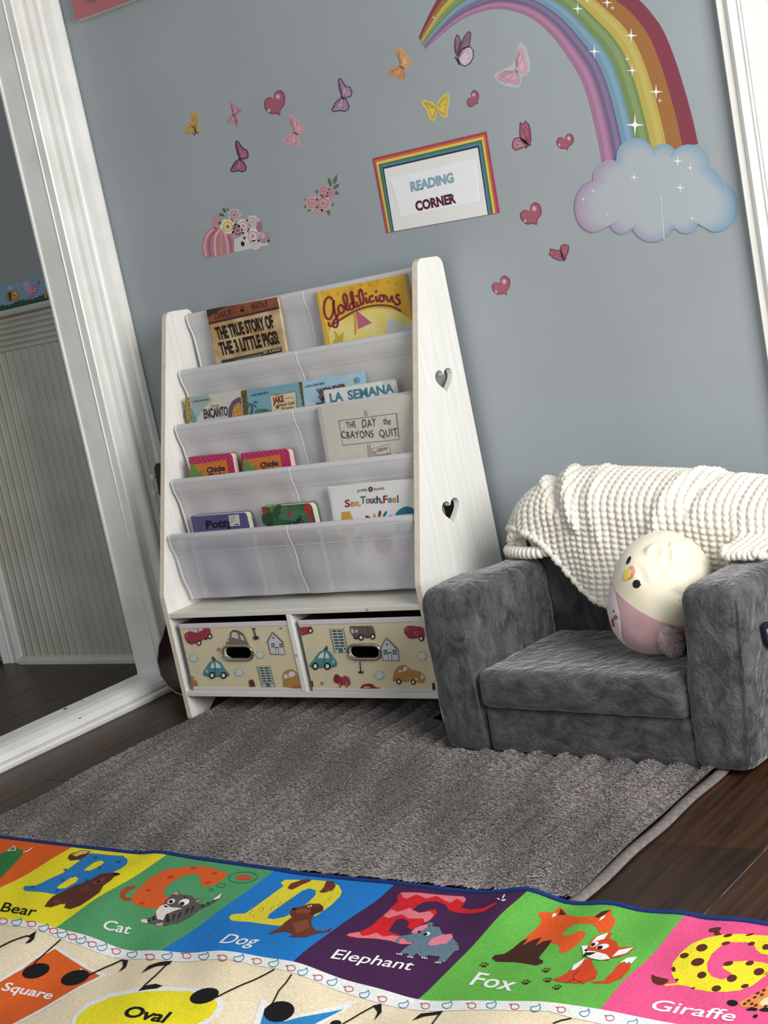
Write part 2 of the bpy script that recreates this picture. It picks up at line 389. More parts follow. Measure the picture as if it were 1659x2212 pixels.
butterfly('mustard butterfly sticker seen from the side, leftmost on the wall', [C1((180, 445), (205, 480), (230, 438), (260, 480), (272, 560), (272, 690), (235, 700), (215, 640), (170, 600), (180, 520)), C1((170, 600), (120, 605), (105, 650), (108, 690), (130, 728), (180, 715), (235, 705), (240, 650))], C1((215, 735), (240, 705), (280, 695)), [(204, 160, 60), (198, 156, 70)], (80, 84, 84))
butterfly('small dusty pink swallowtail butterfly sticker left of the big pink heart', [C1((658, 325), (720, 390), (770, 410), (800, 405), (778, 430), (775, 465), (740, 490), (700, 490), (675, 440), (655, 375)), C1((690, 495), (720, 500), (748, 555), (748, 600), (740, 650), (720, 610), (690, 580), (615, 585), (615, 560), (640, 515))], C1((680, 470), (697, 490), (715, 505)), [(196, 124, 150)], (120, 60, 90))
butterfly('pale rose butterfly sticker just below the big pink heart', [C1((1350, 480), (1380, 480), (1450, 540), (1510, 600), (1540, 660), (1520, 700), (1460, 720), (1410, 690), (1370, 610), (1350, 520)), C1((1405, 700), (1440, 725), (1480, 770), (1495, 850), (1440, 875), (1380, 850), (1340, 845), (1290, 825), (1278, 790), (1310, 740), (1350, 710))], C1((1405, 692), (1435, 708), (1465, 730)), [(206, 148, 158)], (90, 60, 70))
butterfly('dark magenta butterfly sticker above the pumpkin sticker', [C1((720, 800), (745, 805), (800, 885), (850, 910), (867, 960), (860, 1000), (810, 1015), (760, 1000), (735, 930), (718, 850)), C1((760, 1020), (800, 1040), (842, 1110), (835, 1150), (800, 1168), (750, 1150), (690, 1165), (660, 1160), (660, 1140), (690, 1080), (720, 1040))], C1((752, 1000), (770, 1018), (790, 1035)), [(166, 92, 128)], (60, 30, 50), edge=(70, 40, 62))
butterfly('violet butterfly sticker with dark wing edges right of the big pink heart', [C0((1460, 45), (1475, 38), (1495, 70), (1525, 115), (1560, 115), (1580, 165), (1570, 200), (1520, 212), (1490, 205), (1465, 120)), C0((1490, 215), (1525, 225), (1555, 290), (1540, 320), (1510, 335), (1480, 325), (1410, 335), (1400, 320), (1430, 260), (1460, 230))], C0((1480, 200), (1492, 212), (1510, 228)), [(172, 128, 170)], (60, 40, 80), edge=(76, 54, 90))
butterfly('orange butterfly sticker left of the rainbow tip', [C2((185, 205), (205, 195), (250, 240), (310, 310), (340, 370), (325, 405), (275, 425), (225, 400), (190, 310), (180, 250)), C2((210, 405), (255, 430), (280, 480), (270, 545), (215, 550), (180, 525), (95, 495), (90, 470), (130, 425), (170, 408))], C2((210, 395), (236, 415), (262, 435)), [(214, 154, 92), (204, 138, 86)], (110, 70, 50))
butterfly('lilac butterfly sticker with a dark thin body under the rainbow arch', [C2((800, 120), (820, 72), (840, 95), (855, 150), (835, 230), (825, 295), (805, 270), (795, 200)), C2((835, 250), (860, 170), (900, 90), (940, 40), (962, 50), (955, 150), (945, 195), (900, 210), (860, 230), (830, 300)), C2((830, 310), (855, 250), (900, 210), (960, 200), (990, 240), (990, 310), (960, 370), (905, 405), (860, 385), (835, 340))], C2((795, 300), (830, 350), (845, 398)), [(160, 112, 140), (152, 104, 142), (206, 182, 194)], (30, 20, 36), edge=(90, 62, 90))
butterfly('pink butterfly sticker with a clear film margin under the rainbow arch', [C2((1440, 280), (1465, 205), (1490, 200), (1530, 260), (1540, 330), (1565, 400), (1560, 470), (1520, 490), (1470, 465), (1440, 400)), C2((1445, 460), (1475, 490), (1480, 580), (1440, 605), (1370, 580), (1320, 585), (1245, 545), (1240, 510), (1280, 465), (1360, 450))], C2((1430, 430), (1446, 455), (1462, 480)), [(206, 156, 172), (200, 146, 166)], (150, 110, 130), film=C2((1480, 150), (1540, 200), (1575, 300), (1590, 420), (1560, 500), (1500, 520), (1490, 600), (1440, 635), (1290, 600), (1215, 530), (1220, 490), (1290, 445), (1380, 400), (1430, 330), (1440, 250)))
butterfly('golden yellow open winged butterfly sticker above the paper sign', [C2((440, 775), (470, 765), (560, 790), (595, 830), (605, 860), (590, 960), (560, 980), (530, 965), (500, 870), (470, 830)), C2((605, 830), (625, 770), (700, 695), (735, 700), (730, 790), (715, 880), (715, 930), (685, 950), (655, 930), (620, 880))], C2((596, 825), (602, 850), (606, 885)), [(214, 178, 46)], (190, 165, 60), edge=(226, 206, 110))
butterfly('crimson pink butterfly sticker seen from the side, right of the paper sign', [C3((445, 130), (475, 155), (500, 112), (540, 150), (560, 220), (565, 340), (545, 385), (500, 380), (450, 330), (440, 240)), C3((430, 300), (380, 315), (355, 370), (362, 420), (395, 445), (460, 420), (545, 385), (490, 320))], C3((505, 430), (530, 395), (575, 378)), [(178, 92, 112), (190, 118, 138)], (80, 60, 70), edge=(120, 56, 84))
butterfly('crimson pink butterfly sticker tipped sideways between two hearts above the armchair', [C3((785, 1570), (830, 1580), (900, 1590), (935, 1690), (900, 1700), (820, 1670), (770, 1620), (790, 1605)), C3((900, 1580), (910, 1535), (950, 1515), (995, 1535), (995, 1580), (965, 1650), (935, 1690))], C3((975, 1660), (950, 1690), (940, 1715)), [(182, 100, 116), (176, 92, 112)], (80, 60, 70), edge=(120, 56, 84))
def heart(label, pts, hi):
    t = sticker('heart_decal', label, 'wall sticker', pts, 'heart stickers on the blue wall'); P = Print(WALL); P.poly(pts, ink(150, 64, 90, .35), 1, sm=3, thick=1)
    c = np.mean(pts, 0); P.poly([tuple(c+(np.array(p)-c)*.86) for p in pts], ink(172, 86, 110, .35), 2, sm=3); P.build('heart', t)
    P = Print(WALL)
    for (x, y, r) in hi: P.poly(ell(x, y, r*1.8, r*2.2), ink(200, 124, 142, .35), 3).poly(ell(x, y, r, r*1.2), ink(226, 178, 188, .35), 4)
    P.build('highlight', t)
def hp(f, *L): return f(*L)
heart('largest pink heart sticker, upper left among the butterflies', C1((1165, 300), (1180, 230), (1235, 190), (1285, 215), (1307, 290), (1295, 370), (1260, 420), (1245, 455), (1245, 495), (1200, 475), (1140, 478), (1080, 440), (1055, 370), (1065, 310), (1110, 277), (1150, 285)), [(*C1((1222, 270))[0], 3), (*C1((1115, 435))[0], 2.2)])
heart('small slanted pink heart sticker right of the golden yellow butterfly', C2((970, 735), (965, 690), (985, 660), (1015, 660), (1045, 695), (1048, 740), (1035, 775), (1040, 800), (1010, 808), (970, 835), (935, 825), (920, 790), (930, 750), (950, 737)), [(*C2((995, 708))[0], 2.2)])
heart('pink heart sticker nearest the rainbow leg, left of it', C3((950, 320), (960, 280), (1000, 256), (1040, 275), (1055, 320), (1040, 370), (995, 410), (982, 448), (960, 430), (910, 430), (870, 400), (855, 350), (875, 305), (910, 295)), [(*C3((997, 310))[0], 2.4), (*C3((890, 385))[0], 1.6)])
heart('pink heart sticker between the paper sign and the cloud sticker', C3((550, 1135), (560, 1075), (610, 1037), (660, 1060), (686, 1120), (680, 1180), (640, 1240), (630, 1295), (590, 1283), (520, 1290), (460, 1245), (438, 1190), (455, 1145), (500, 1123)), [(*C3((603, 1110))[0], 3), (*C3((500, 1248))[0], 1.8)])
heart('lowest pink heart sticker, right of the bookshelf top', C3((215, 1955), (215, 1915), (240, 1880), (275, 1875), (320, 1910), (328, 1970), (310, 2020), (285, 2060), (290, 2095), (260, 2080), (190, 2090), (140, 2060), (118, 2000), (135, 1960), (175, 1947)), [(*C3((262, 1940))[0], 3), (*C3((170, 2055))[0], 1.8)])
def flower(t, f, x, y, r, c1, c2, c3, n=7, name='flower', ph=0):
    r *= 1.16
    if name == 'flower': c3 = tuple(int(.55*a+.45*b) for a, b in zip(c3, c1)); c2 = tuple(int(.7*a+.3*b) for a, b in zip(c2, c1))
    P = Print(WALL); a = np.linspace(0, 2*math.pi, n*8, endpoint=False)
    def ros(R, d, q): return f(*[(x+R*(1+d*math.cos(n*g+q))*math.cos(g), y+R*(1+d*math.cos(n*g+q))*math.sin(g)) for g in a])
    P.poly(ros(r, .09, ph), ink(*c1), 1).poly(ros(r*.72, .10, ph+2), ink(*c2), 2).poly(ros(r*.46, .1, ph+1), ink(*c1), 3).poly(ros(r*.26, .1, ph), ink(*c3), 4)
    for i in range(3):
        g0 = ph+i*2.1; P.line(f(*[(x+r*(.85-.02*k)*math.cos(g0+k*.2), y+r*(.85-.02*k)*math.sin(g0+k*.2)) for k in range(8)]), 1.0, ink(*[min(255, v+25) for v in c1]), 5)
    P.build(name, t)
def leaf(t, f, x, y, rx, ry, rot, c=(86, 110, 78)):
    r = math.radians(rot); q = [(-1, 0), (-.5, .75), (0, 1), (.5, .7), (1, 0), (.5, -.7), (0, -1), (-.5, -.75)]
    pts = f(*[(x+a*rx*math.cos(r)-b*ry*math.sin(r), y+a*rx*math.sin(r)+b*ry*math.cos(r)) for a, b in q])
    mid = f((x-rx*.9*math.cos(r), y-rx*.9*math.sin(r)), (x+rx*.9*math.cos(r), y+rx*.9*math.sin(r)))
    Print(WALL).poly(pts, ink(*c), 0, thick=1).line(mid, .8, ink(*[v+26 for v in c]), 1).build('leaf', t)
t = sticker('rose_bouquet_decal', 'bouquet sticker of pink roses with green leaves left of the paper sign', 'wall sticker', C4((1200, 200), (1400, 480)), None)
for a in [(1365, 148, 50, 17, 75), (1415, 122, 52, 18, -72), (1425, 187, 40, 18, -40), (1428, 248, 28, 18, 15), (1247, 240, 25, 14, 50), (1143, 322, 26, 12, 60), (1142, 378, 26, 17, 10), (1172, 408, 22, 13, -30), (1385, 350, 28, 15, 60), (1350, 420, 46, 18, 75)]: leaf(t, C4, *a)
flower(t, C4, 1310, 230, 52, (206, 148, 160), (190, 116, 134), (172, 92, 112), ph=.4); flower(t, C4, 1372, 248, 36, (204, 140, 154), (188, 112, 132), (168, 92, 110), ph=1)
flower(t, C4, 1200, 345, 58, (210, 156, 166), (190, 118, 136), (176, 98, 118), ph=2); flower(t, C4, 1305, 345, 66, (214, 160, 168), (192, 116, 134), (166, 88, 106), ph=.2); flower(t, C4, 1275, 440, 34, (206, 158, 160), (186, 124, 130), (190, 140, 140), ph=1.5)
t = sticker('pumpkin_decal', 'pink striped pumpkin and flowers sticker above the bookshelf', 'wall sticker', C4((160, 450), (800, 870)), None)
Print(WALL).poly(C4((455, 690), (560, 640), (700, 600), (790, 690), (780, 738), (465, 808)), ink(200, 202, 196), 0, thick=1).build('pale_base', t)
P = Print(WALL); P.poly(C4((190, 868), (165, 830), (155, 760), (165, 680), (200, 610), (260, 575), (340, 570), (400, 600), (440, 650), (460, 700), (465, 808)), ink(196, 118, 132), 0, thick=1)
for q, c in ((((200, 850), (185, 740), (210, 650), (270, 590)), (220, 160, 168)), (((240, 845), (225, 740), (245, 650), (300, 590)), (178, 92, 112)), (((290, 840), (280, 740), (290, 650), (330, 590)), (224, 170, 174)), (((340, 828), (345, 730), (345, 640), (345, 590)), (206, 140, 120)), (((405, 820), (400, 730), (380, 650), (360, 600)), (222, 160, 170)), (((440, 810), (430, 720), (410, 650)), (176, 96, 116))): P.line(C4(*q), 4.5, ink(*c), 1, sm=4)
P.build('pumpkin', t)
Print(WALL).poly(C4((255, 565), (250, 500), (285, 455), (335, 465), (325, 500), (300, 520), (305, 565), (290, 580)), ink(202, 132, 144), 0, sm=2, thick=1).build('stem', t)
for a in [(370, 412, 28, 15, 60), (345, 455, 34, 14, 25), (402, 405, 14, 8, 70), (325, 530, 22, 14, -70), (543, 728, 30, 18, 80), (562, 670, 22, 12, -60), (788, 700, 20, 14, -60)]: leaf(t, C4, *a, c=(70, 98, 76))
flower(t, C4, 465, 455, 52, (206, 178, 184), (178, 116, 136), (120, 74, 80), ph=.3); flower(t, C4, 500, 600, 56, (190, 150, 164), (110, 64, 72), (90, 50, 60), ph=1.1); flower(t, C4, 640, 520, 52, (212, 196, 202), (186, 150, 170), (170, 120, 140), ph=2)
flower(t, C4, 550, 560, 58, (222, 206, 206), (200, 156, 156), (180, 110, 90), ph=.9); flower(t, C4, 640, 655, 66, (222, 212, 212), (196, 140, 150), (170, 100, 90), ph=1.9); flower(t, C4, 660, 730, 46, (214, 206, 204), (200, 170, 176), (190, 150, 150), ph=.2)
flower(t, C4, 405, 565, 62, (226, 216, 170), (214, 184, 96), (170, 120, 50), n=6, ph=.5, name='daisy')
P = Print(WALL); P.poly(C4(*ell(703, 565, 25, 52)), ink(172, 104, 134), 6).poly(C4(*ell(745, 665, 48, 56)), ink(184, 130, 158), 6).poly(C4(*ell(735, 650, 24, 30)), ink(204, 164, 188), 7); P.build('bud', t)

# rainbow sticker: seven stripes that run between two arcs
inn = smoothloop(WALL.px([(1301, 356), (1291, 299), (1272, 219), (1253, 166), (1228, 125), (1189, 73), (1139, 34), (1075, 19), (1015, 34), (979, 55), (942, 85), (920, 106)][::-1]), 5, False)
seg = np.r_[0, np.cumsum(np.linalg.norm(np.diff(inn, axis=0), axis=1))]; sN = seg/seg[-1]
tg = np.gradient(inn, axis=0); tg /= np.linalg.norm(tg, axis=1, keepdims=True); nr = np.stack([-tg[:, 1], tg[:, 0]], 1)
wdt = np.interp(sN, [0, .12, .72, 1], [.030, .066, .200, .214])
fr7 = [0, .125, .245, .375, .535, .69, .845, 1]
rb = thing('rainbow_decal', 'large seven stripe rainbow arch sticker high on the blue wall', 'wall sticker', (1.1, -.0005, 1.08))
for i, c in enumerate([(172, 108, 152), (118, 98, 144), (104, 152, 182), (114, 144, 76), (190, 168, 58), (170, 106, 46), (146, 56, 76)]):
    a = inn+nr*wdt[:, None]*fr7[i]; b = inn+nr*wdt[:, None]*fr7[i+1]; n = len(a)
    m = ink(*c, .4); lt = ink(*[min(255, int(v+.28*(255-v))) for v in c], .4)
    P = Print(WALL); P._add(np.concatenate([a, b]), [[q, q+1, q+1+n, q+n] for q in range(n-1)], m, 1)
    a2 = a*.62+b*.38; b2 = a*.2+b*.8
    if i < 5: P._add(np.concatenate([a2, b2]), [[q, q+1, q+1+n, q+n] for q in range(n-1)], ink(*[min(255, int(v+.11*(255-v))) for v in c], .4), 2)
    P.build('stripe', rb)
def sparkle(t, x, y, r, f=lambda *L: list(L)):
    pts = []
    for k in range(8):
        g = k*math.pi/4; R = r if k % 2 == 0 else r*.17; pts.append((x+R*math.cos(g), y+R*math.sin(g)*1.15))
    Print(WALL).poly(f(*pts), ink(232, 234, 236), 4).poly(f(*ell(x, y, r*.26, r*.26)), ink(240, 240, 240), 5).build('sparkle', t)
R7 = Z(1200, 0, 3.614)
for x, y, r in [(175, 68, 46), (305, 402, 50), (405, 20, 44), (447, 62, 22), (592, 278, 54), (560, 460, 24), (600, 550, 44), (787, 716, 56), (817, 785, 22), (622, 975, 78), (250, 8, 22)]: sparkle(rb, x, y, r, R7)
sparkle(rb, 300, 82, 10, Z(800, 0, 2.183))
# cloud sticker, its printed tint runs from pink on the left to blue on the right
cl = thing('cloud_decal', 'pink to blue cloud sticker at the foot of the rainbow', 'wall sticker', (1.31, -.0008, .912))
mc = bpy.data.materials.new('cloud_print'); mc.use_nodes = True; nt = mc.node_tree; pb = nt.nodes['Principled BSDF']; pb.inputs['Roughness'].default_value = .4
at = nt.nodes.new('ShaderNodeVertexColor'); at.layer_name = 'print'; nt.links.new(at.outputs[0], pb.inputs['Base Color'])
lobes = [(300, 1615, 145, 200), (440, 1400, 140, 150), (630, 1230, 150, 152), (850, 1260, 110, 138), (1045, 1270, 150, 142), (1150, 1480, 165, 175), (1255, 1615, 168, 195), (1020, 1700, 110, 125), (760, 1690, 180, 202), (520, 1700, 105, 130), (700, 1450, 330, 240), (900, 1560, 300, 230)]
ca = []
for k in range(220):
    g = 2*math.pi*k/220; best = 0; cx, cy = 780, 1520
    for r in np.arange(100, 760, 3):
        X, Y = cx+r*math.cos(g), cy+r*math.sin(g)
        if any(((X-a)/rx)**2+((Y-b)/ry)**2 < 1 for a, b, rx, ry in lobes): best = r
    ca.append((cx+best*math.cos(g), cy+best*math.sin(g)))
rings = 14; V = []; F = []; colr = []
outl = np.array(ca); cc = np.array([790, 1520])
for i in range(rings+1):
    fct = 1-(i/rings)**1.4
    for p in outl:
        q = cc+(p-cc)*fct; V.append(q)
        d = 1e9
        e = 1e9
        for a, b, rx, ry in lobes[:10]:
            rr = math.hypot((q[0]-a)/rx, (q[1]-b)/ry)
            if rr < 1: e = min(e, 1-rr) if e < 1e8 else 1-rr
        edge = max(0, 1-i/5.0)*.85
        tt = min(1, max(0, (q[0]-160)/1250))
        A = np.array([190, 150, 188.]); B = np.array([122, 172, 208.]); base = A*(1-tt)+B*tt
        if tt > .25 and q[1] < 1330: base = np.array([138, 178, 206.])
        pale = np.array([196, 204, 212.])*(1-.3*tt)+np.array([186, 206, 212.])*.3*tt
        c = (base*edge+pale*(1-edge))*.87; colr.append((*lin(c), 1))
n = len(outl)
for i in range(rings):
    for k in range(n): F.append([i*n+k, i*n+(k+1) % n, (i+1)*n+(k+1) % n, (i+1)*n+k])
uv = WALL.px(R7(*[tuple(v) for v in V])); X = WALL.xyz(uv, .0022)
o = mk('cloud_print', X, F, mc, cl); ca_ = o.data.color_attributes.new('print', 'FLOAT_COLOR', 'POINT'); ca_.data.foreach_set('color', np.array(colr).ravel())
fixn(o)
P = Print(WALL, .002); 
for (a, b, rx, ry, g0, g1, c) in [(630, 1230, 150, 152, 170, 330, (120, 168, 204)), (850, 1260, 110, 138, 210, 330, (124, 170, 204)), (1045, 1270, 150, 142, 200, 380, (120, 168, 204)), (440, 1400, 140, 150, 150, 280, (172, 160, 190)), (1255, 1615, 168, 195, -60, 110, (104, 160, 204)), (300, 1615, 145, 200, 90, 260, (168, 128, 172)), (1150, 1480, 165, 175, -75, 10, (116, 166, 204))]:
    P.line(R7(*[(a+rx*.98*math.cos(math.radians(g)), b+ry*.98*math.sin(math.radians(g))) for g in np.linspace(g0, g1, 16)]), 2.6, ink(*c), 2)
P.build('outline', cl)
P = Print(WALL, .0022); P.line(R7((828, 1530), (838, 1700), (852, 1870)), 2.0, ink(206, 208, 218), 3); P.build('crease', cl)
for x, y, r in [(957, 1257, 44), (1055, 1310, 30), (617, 1385, 36), (220, 1555, 20), (410, 1672, 16), (978, 1465, 40), (1070, 1705, 24), (300, 1490, 22)]:
    pts = []
    for k in range(8):
        g = k*math.pi/4; R = r if k % 2 == 0 else r*.2; pts.append((x+R*math.cos(g), y+R*math.sin(g)*1.15))
    Print(WALL, .0022).poly(R7(*pts), ink(222, 230, 234), 4).build('sparkle', cl)

# paper sign
DES = .88
SG = Frame((0, -.0012, 0), (1, 0, 0), (0, 0, 1), (0, -1, 0)); C5 = Z(790, 270, 5.352)
sg = thing('paper_sign', 'white paper sign with a rainbow border on the blue wall', 'sign', (.81, -.001, 1.04))
tl = [(80, 385), (103, 408), (122, 430), (150, 455), (180, 470), (198, 492), (215, 508)]; tr = [(1395, 75), (1380, 108), (1362, 135), (1345, 170), (1330, 202), (1312, 236), (1300, 260)]
br = [(1550, 1015), (1520, 1016), (1500, 1018), (1475, 1022), (1450, 1026), (1426, 1032), (1416, 1036)]; bl = [(240, 1250), (258, 1245), (272, 1240), (288, 1236), (305, 1233), (322, 1230), (332, 1228)]
for i, c in enumerate([(176, 60, 88), (202, 110, 56), (228, 194, 76), (66, 120, 90), (78, 132, 156), (44, 50, 72)]):
    P = Print(SG); P.poly(C5(tl[i], tr[i], br[i], bl[i]), ink(*c), i, thick=1 if i == 0 else 0)
    if i in (0, 2, 4):
        for k in range(26):
            s = random.random(); g = random.choice([0, 1, 2]); A, B = [(tl, tr), (tr, br), (tl, bl)][g]; a = np.array(A[i])*(1-s)+np.array(B[i])*s; b = np.array(A[i+1])*(1-s)+np.array(B[i+1])*s
            q = a+(b-a)*random.uniform(.2, .8); P.poly(C5(*ell(q[0], q[1], 3.5, 3.5, 0, 5)), ink(*[min(255, v+70) for v in c]), i+.5)
    P.build('border_stripe', sg)
Print(SG).poly(C5(tl[6], tr[6], br[6], bl[6]), M_paper, 6).build('inner_paper', sg)
P = Print(SG, .0008); P.poly(C5((250, 628), (560, 560), (1100, 425), (1265, 398), (1300, 640), (1315, 880), (1100, 930), (560, 1030), (412, 1066), (300, 660)), mat('label_strip_paper', (236, 236, 240), .45, bump=.1, bscale=25), 6, thick=1); P.build('taped_label', sg)
P = Print(SG, .001)
P.text('READING', C5((532, 768))[0], C5((1030, 655))[0], C5((516, 662))[0], ink(130, 170, 186), 7, bold=.05)
P.text('CORNER', C5((592, 992))[0], C5((1056, 893))[0], C5((572, 888))[0], ink(92, 36, 62), 7, bold=.05); P.build('lettering', sg)

# pink board at the top edge of the frame
CV = Frame((0, -.024, 0), (1, 0, 0), (0, 0, 1), (0, -1, 0))
a, b = CV.px([(164, 45), (470, -62)])
ca0 = np.array(a); ux = np.array([1, -.02]); uz = np.array([.02, 1])
cv = thing('wall_board', 'dusty pink canvas board with a white edge high in the left corner', 'wall art', (ca0[0]+.15, -.01, ca0[1]))
q = [ca0, ca0+ux*.34, ca0+ux*.34+uz*.25, ca0+uz*.25]
g = prism([tuple(p) for p in q], lambda a, b, y: (a, y, b), -.0235, -.001); fixn(mk('canvas', g[0], g[1], mat('canvas_edge', (226, 222, 218), .8, bump=.5, bscale=60), cv))
Print(CV, .0008).uvpoly([tuple(p) for p in q], mat('pink_felt', (176, 108, 110), .9, bump=.2, bscale=300), 0, thick=1).build('pink_face', cv)
g0 = CV.px([(207, 0)])[0]; g = bevbox(g0[0]-.012, g0[0]+.012, -.034, -.0245, g0[1], g0[1]+.05, .002); mk('wooden_letter', g[0], g[1], mat('grey_wood', (150, 146, 150), .7), cv)

# ================================================================== BOOKSHELF
XL, XR, TH, YF, HK = .0126, .7899, .0149, -.3385, .3129
sh = thing('book_display_shelf', 'white wood book display shelf with fabric slings and heart cutouts against the blue wall', 'bookshelf', (.40, -.18, 0))
def heart2(cy, cz, s):
    P = []
    for i in range(28):
        t = 2*math.pi*i/28; x = 16*math.sin(t)**3; y = 13*math.cos(t)-5*math.cos(2*t)-2*math.cos(3*t)-math.cos(4*t); P.append((cy+x/17*s*.031, cz+y/17*s*.027))
    return P
def panel_outline():
    def arc(c, r, a0, a1, n=6): return [(c[0]+r*math.cos(math.radians(a0+(a1-a0)*i/n)), c[1]+r*math.sin(math.radians(a0+(a1-a0)*i/n))) for i in range(n+1)]
    P = [(YF, 0), (YF, HK-.006), (YF+.002, HK+.004)]
    P += arc((-.103, .955), .022, 165, 95)+arc((-.049, .953), .022, 85, 0)
    P += [(-.024, .3), (-.021, 0), (-.040, 0), (-.060, .030), (-.235, .030), (-.2746, 0)]
    return P
def panel(x0, x1, hol=True):
    out = panel_outline(); hs = [heart2(-.106, .711, 1.17), heart2(-.1767, .434, 1.17)] if hol else []
    loops = [out]+hs; al = [p for l in loops for p in l]; n = len(al)
    T = tessellate_polygon([[Vector((a, b, 0)) for a, b in l] for l in loops])
    V = [(x0, a, b) for a, b in al]+[(x1, a, b) for a, b in al]; F = []; fm = []
    for t in T: F += [list(t), [i+n for i in t[::-1]]]; fm += [0, 0]
    k = 0
    for li, l in enumerate(loops):
        for i in range(len(l)):
            j = (i+1) % len(l); F.append([k+i, k+j, k+j+n, k+i+n]); fm.append(1 if li == 0 else 0)
        k += len(l)
    return V, F, fm
for x0, x1 in ((XL, XL+TH), (XR, XR+TH)):
    V, F, fm = panel(x0, x1); o = fixn(mk('side_panel', V, F, [M_shelf, M_edge], sh, fm=fm))
    bv = o.modifiers.new('soft_edge', 'BEVEL'); bv.width = .0012; bv.segments = 2; bv.angle_limit = math.radians(60)
for z0, z1 in ((.2545, .2668), (.056, .0695)):
    g = bevbox(XL+TH, XR, YF+.001, -.030, z0, z1, .001, 1); mk('shelf_board', g[0], g[1], M_shelfh, sh)
g = bevbox(.406, .4205, YF+.001, -.034, .0695, .2545, .001, 1); mk('divider', g[0], g[1], M_shelf, sh)
g = box(XL+TH, XR, -.030, -.025, .05, .2668); mk('back_panel', g[0], g[1], mat('back_board', (90, 88, 84), .8), sh)
scr = mat('screw_cap', (168, 166, 158), .4)
for x, z in ((.648, .2605), (.4133, .158)):
    V, F = sphere((x, YF, z), (.0033, .0012, .0033), 10, 6); mk('screw', V, F, scr, sh, True)
DY = [-.052, -.1207, -.1752, -.2290, -.2794]; DZ = [.9515, .8195, .6920, .5665, .4410]
SX0, SX1 = .0385, .7820
for k in range(5):
    mk('dowel', *tube([(XL+TH, DY[k], DZ[k]), (XR, DY[k], DZ[k])], .0075, 10), M_shelfh, sh, True)
    r = .0112; zb = DZ[k]-.155; yd = DY[k]
    path = []
    # sleeve round the dowel, then the front sheet, the pocket floor and a lip behind
    for a in np.linspace(60, 196, 14): path.append((yd+r*math.cos(math.radians(a)), DZ[k]+r*math.sin(math.radians(a))))
    front = path[-1]
    if k == 0:
        path += [(yd-.0098, DZ[0]-.020), (yd-.004, DZ[0]-.045), (yd-.006, DZ[0]-.10), (yd-.011, DZ[0]-.16), (yd-.015, DZ[0]-.22), (yd-.017, DZ[0]-.286)]
    else:
        dn = DZ[k]-.285 if k < 4 else zb
        yo = [.000, .002, .004, .006, .004, -.002]
        path += [(yd-.0098, DZ[k]-.020), (yd-.003, DZ[k]-.045), (yd+.000, DZ[k]-.10), (yd+(.002 if k < 4 else .010), DZ[k]-.135), (yd+(.003 if k < 4 else .014), zb)]
        if k < 4: path += [(yd+.004, DZ[k]-.22), (yd+.004, dn)]
    Q = smoothloop(path, 4, False); nx = 60; V = []; F = []
    for i in range(nx+1):
        u = i/nx; x = SX0+(SX1-SX0)*u
        for j, (y, z) in enumerate(Q):
            dep = max(0, (front[1]-z)); w = min(1, dep/.05)
            sag = .006*math.sin(math.pi*u)*w; inset = -.006*w*(1-min(1, dep/.2))
            wr = .0018*w*math.sin(u*31+k*2+z*14)+.0012*w*noise.noise(Vector((x*14, z*9, k*3.1)))*2
            edge = (.010*min(1, dep/.12) if i == 0 else 0)
            crease = .0035*w*math.exp(-((x-.425-.01*dep)/.006)**2)
            V.append((x+edge*(1 if i == 0 else 0), y+sag*.4+wr+crease, z-(.004*math.sin(math.pi*u) if j < 18 else .003*w)))
    m = len(Q)
    for i in range(nx):
        for j in range(m-1): F.append([i*m+j, i*m+j+1, (i+1)*m+j+1, (i+1)*m+j])
    sl = mk('fabric_sling', V, F, M_cloth5 if k == 4 else M_cloth, sh, True)
    # binding on the left edge, stitch lines under the sleeve and down the middle
    A = np.array(V).reshape(nx+1, m, 3)
    j0 = 16
    e = A[0, j0-6:]; L = []; ff = []
    for p in e: L += [(p[0]-.001, p[1]-.0022, p[2]), (p[0]+.006, p[1]-.0026, p[2])]
    for i in range(len(e)-1): ff.append([2*i, 2*i+1, 2*i+3, 2*i+2])
    mk('binding', L, ff, M_stitch, sl, True)
    jj = int(np.argmin(abs(A[nx//2, :, 2]-(DZ[k]-.040))+1e3*(np.arange(m) < 14*4-8)))
    mk('hem_stitch', *tube(A[:, jj]+np.array([0, -.0002, 0]), .0008, 5), M_cloth, sl, True)
    ic = int(round((.425-SX0)/(SX1-SX0)*nx)); mk('centre_seam', *tube(A[ic, 30:]+np.array([0, -.0004, 0]), .0007, 5), M_stitch, sl, True)

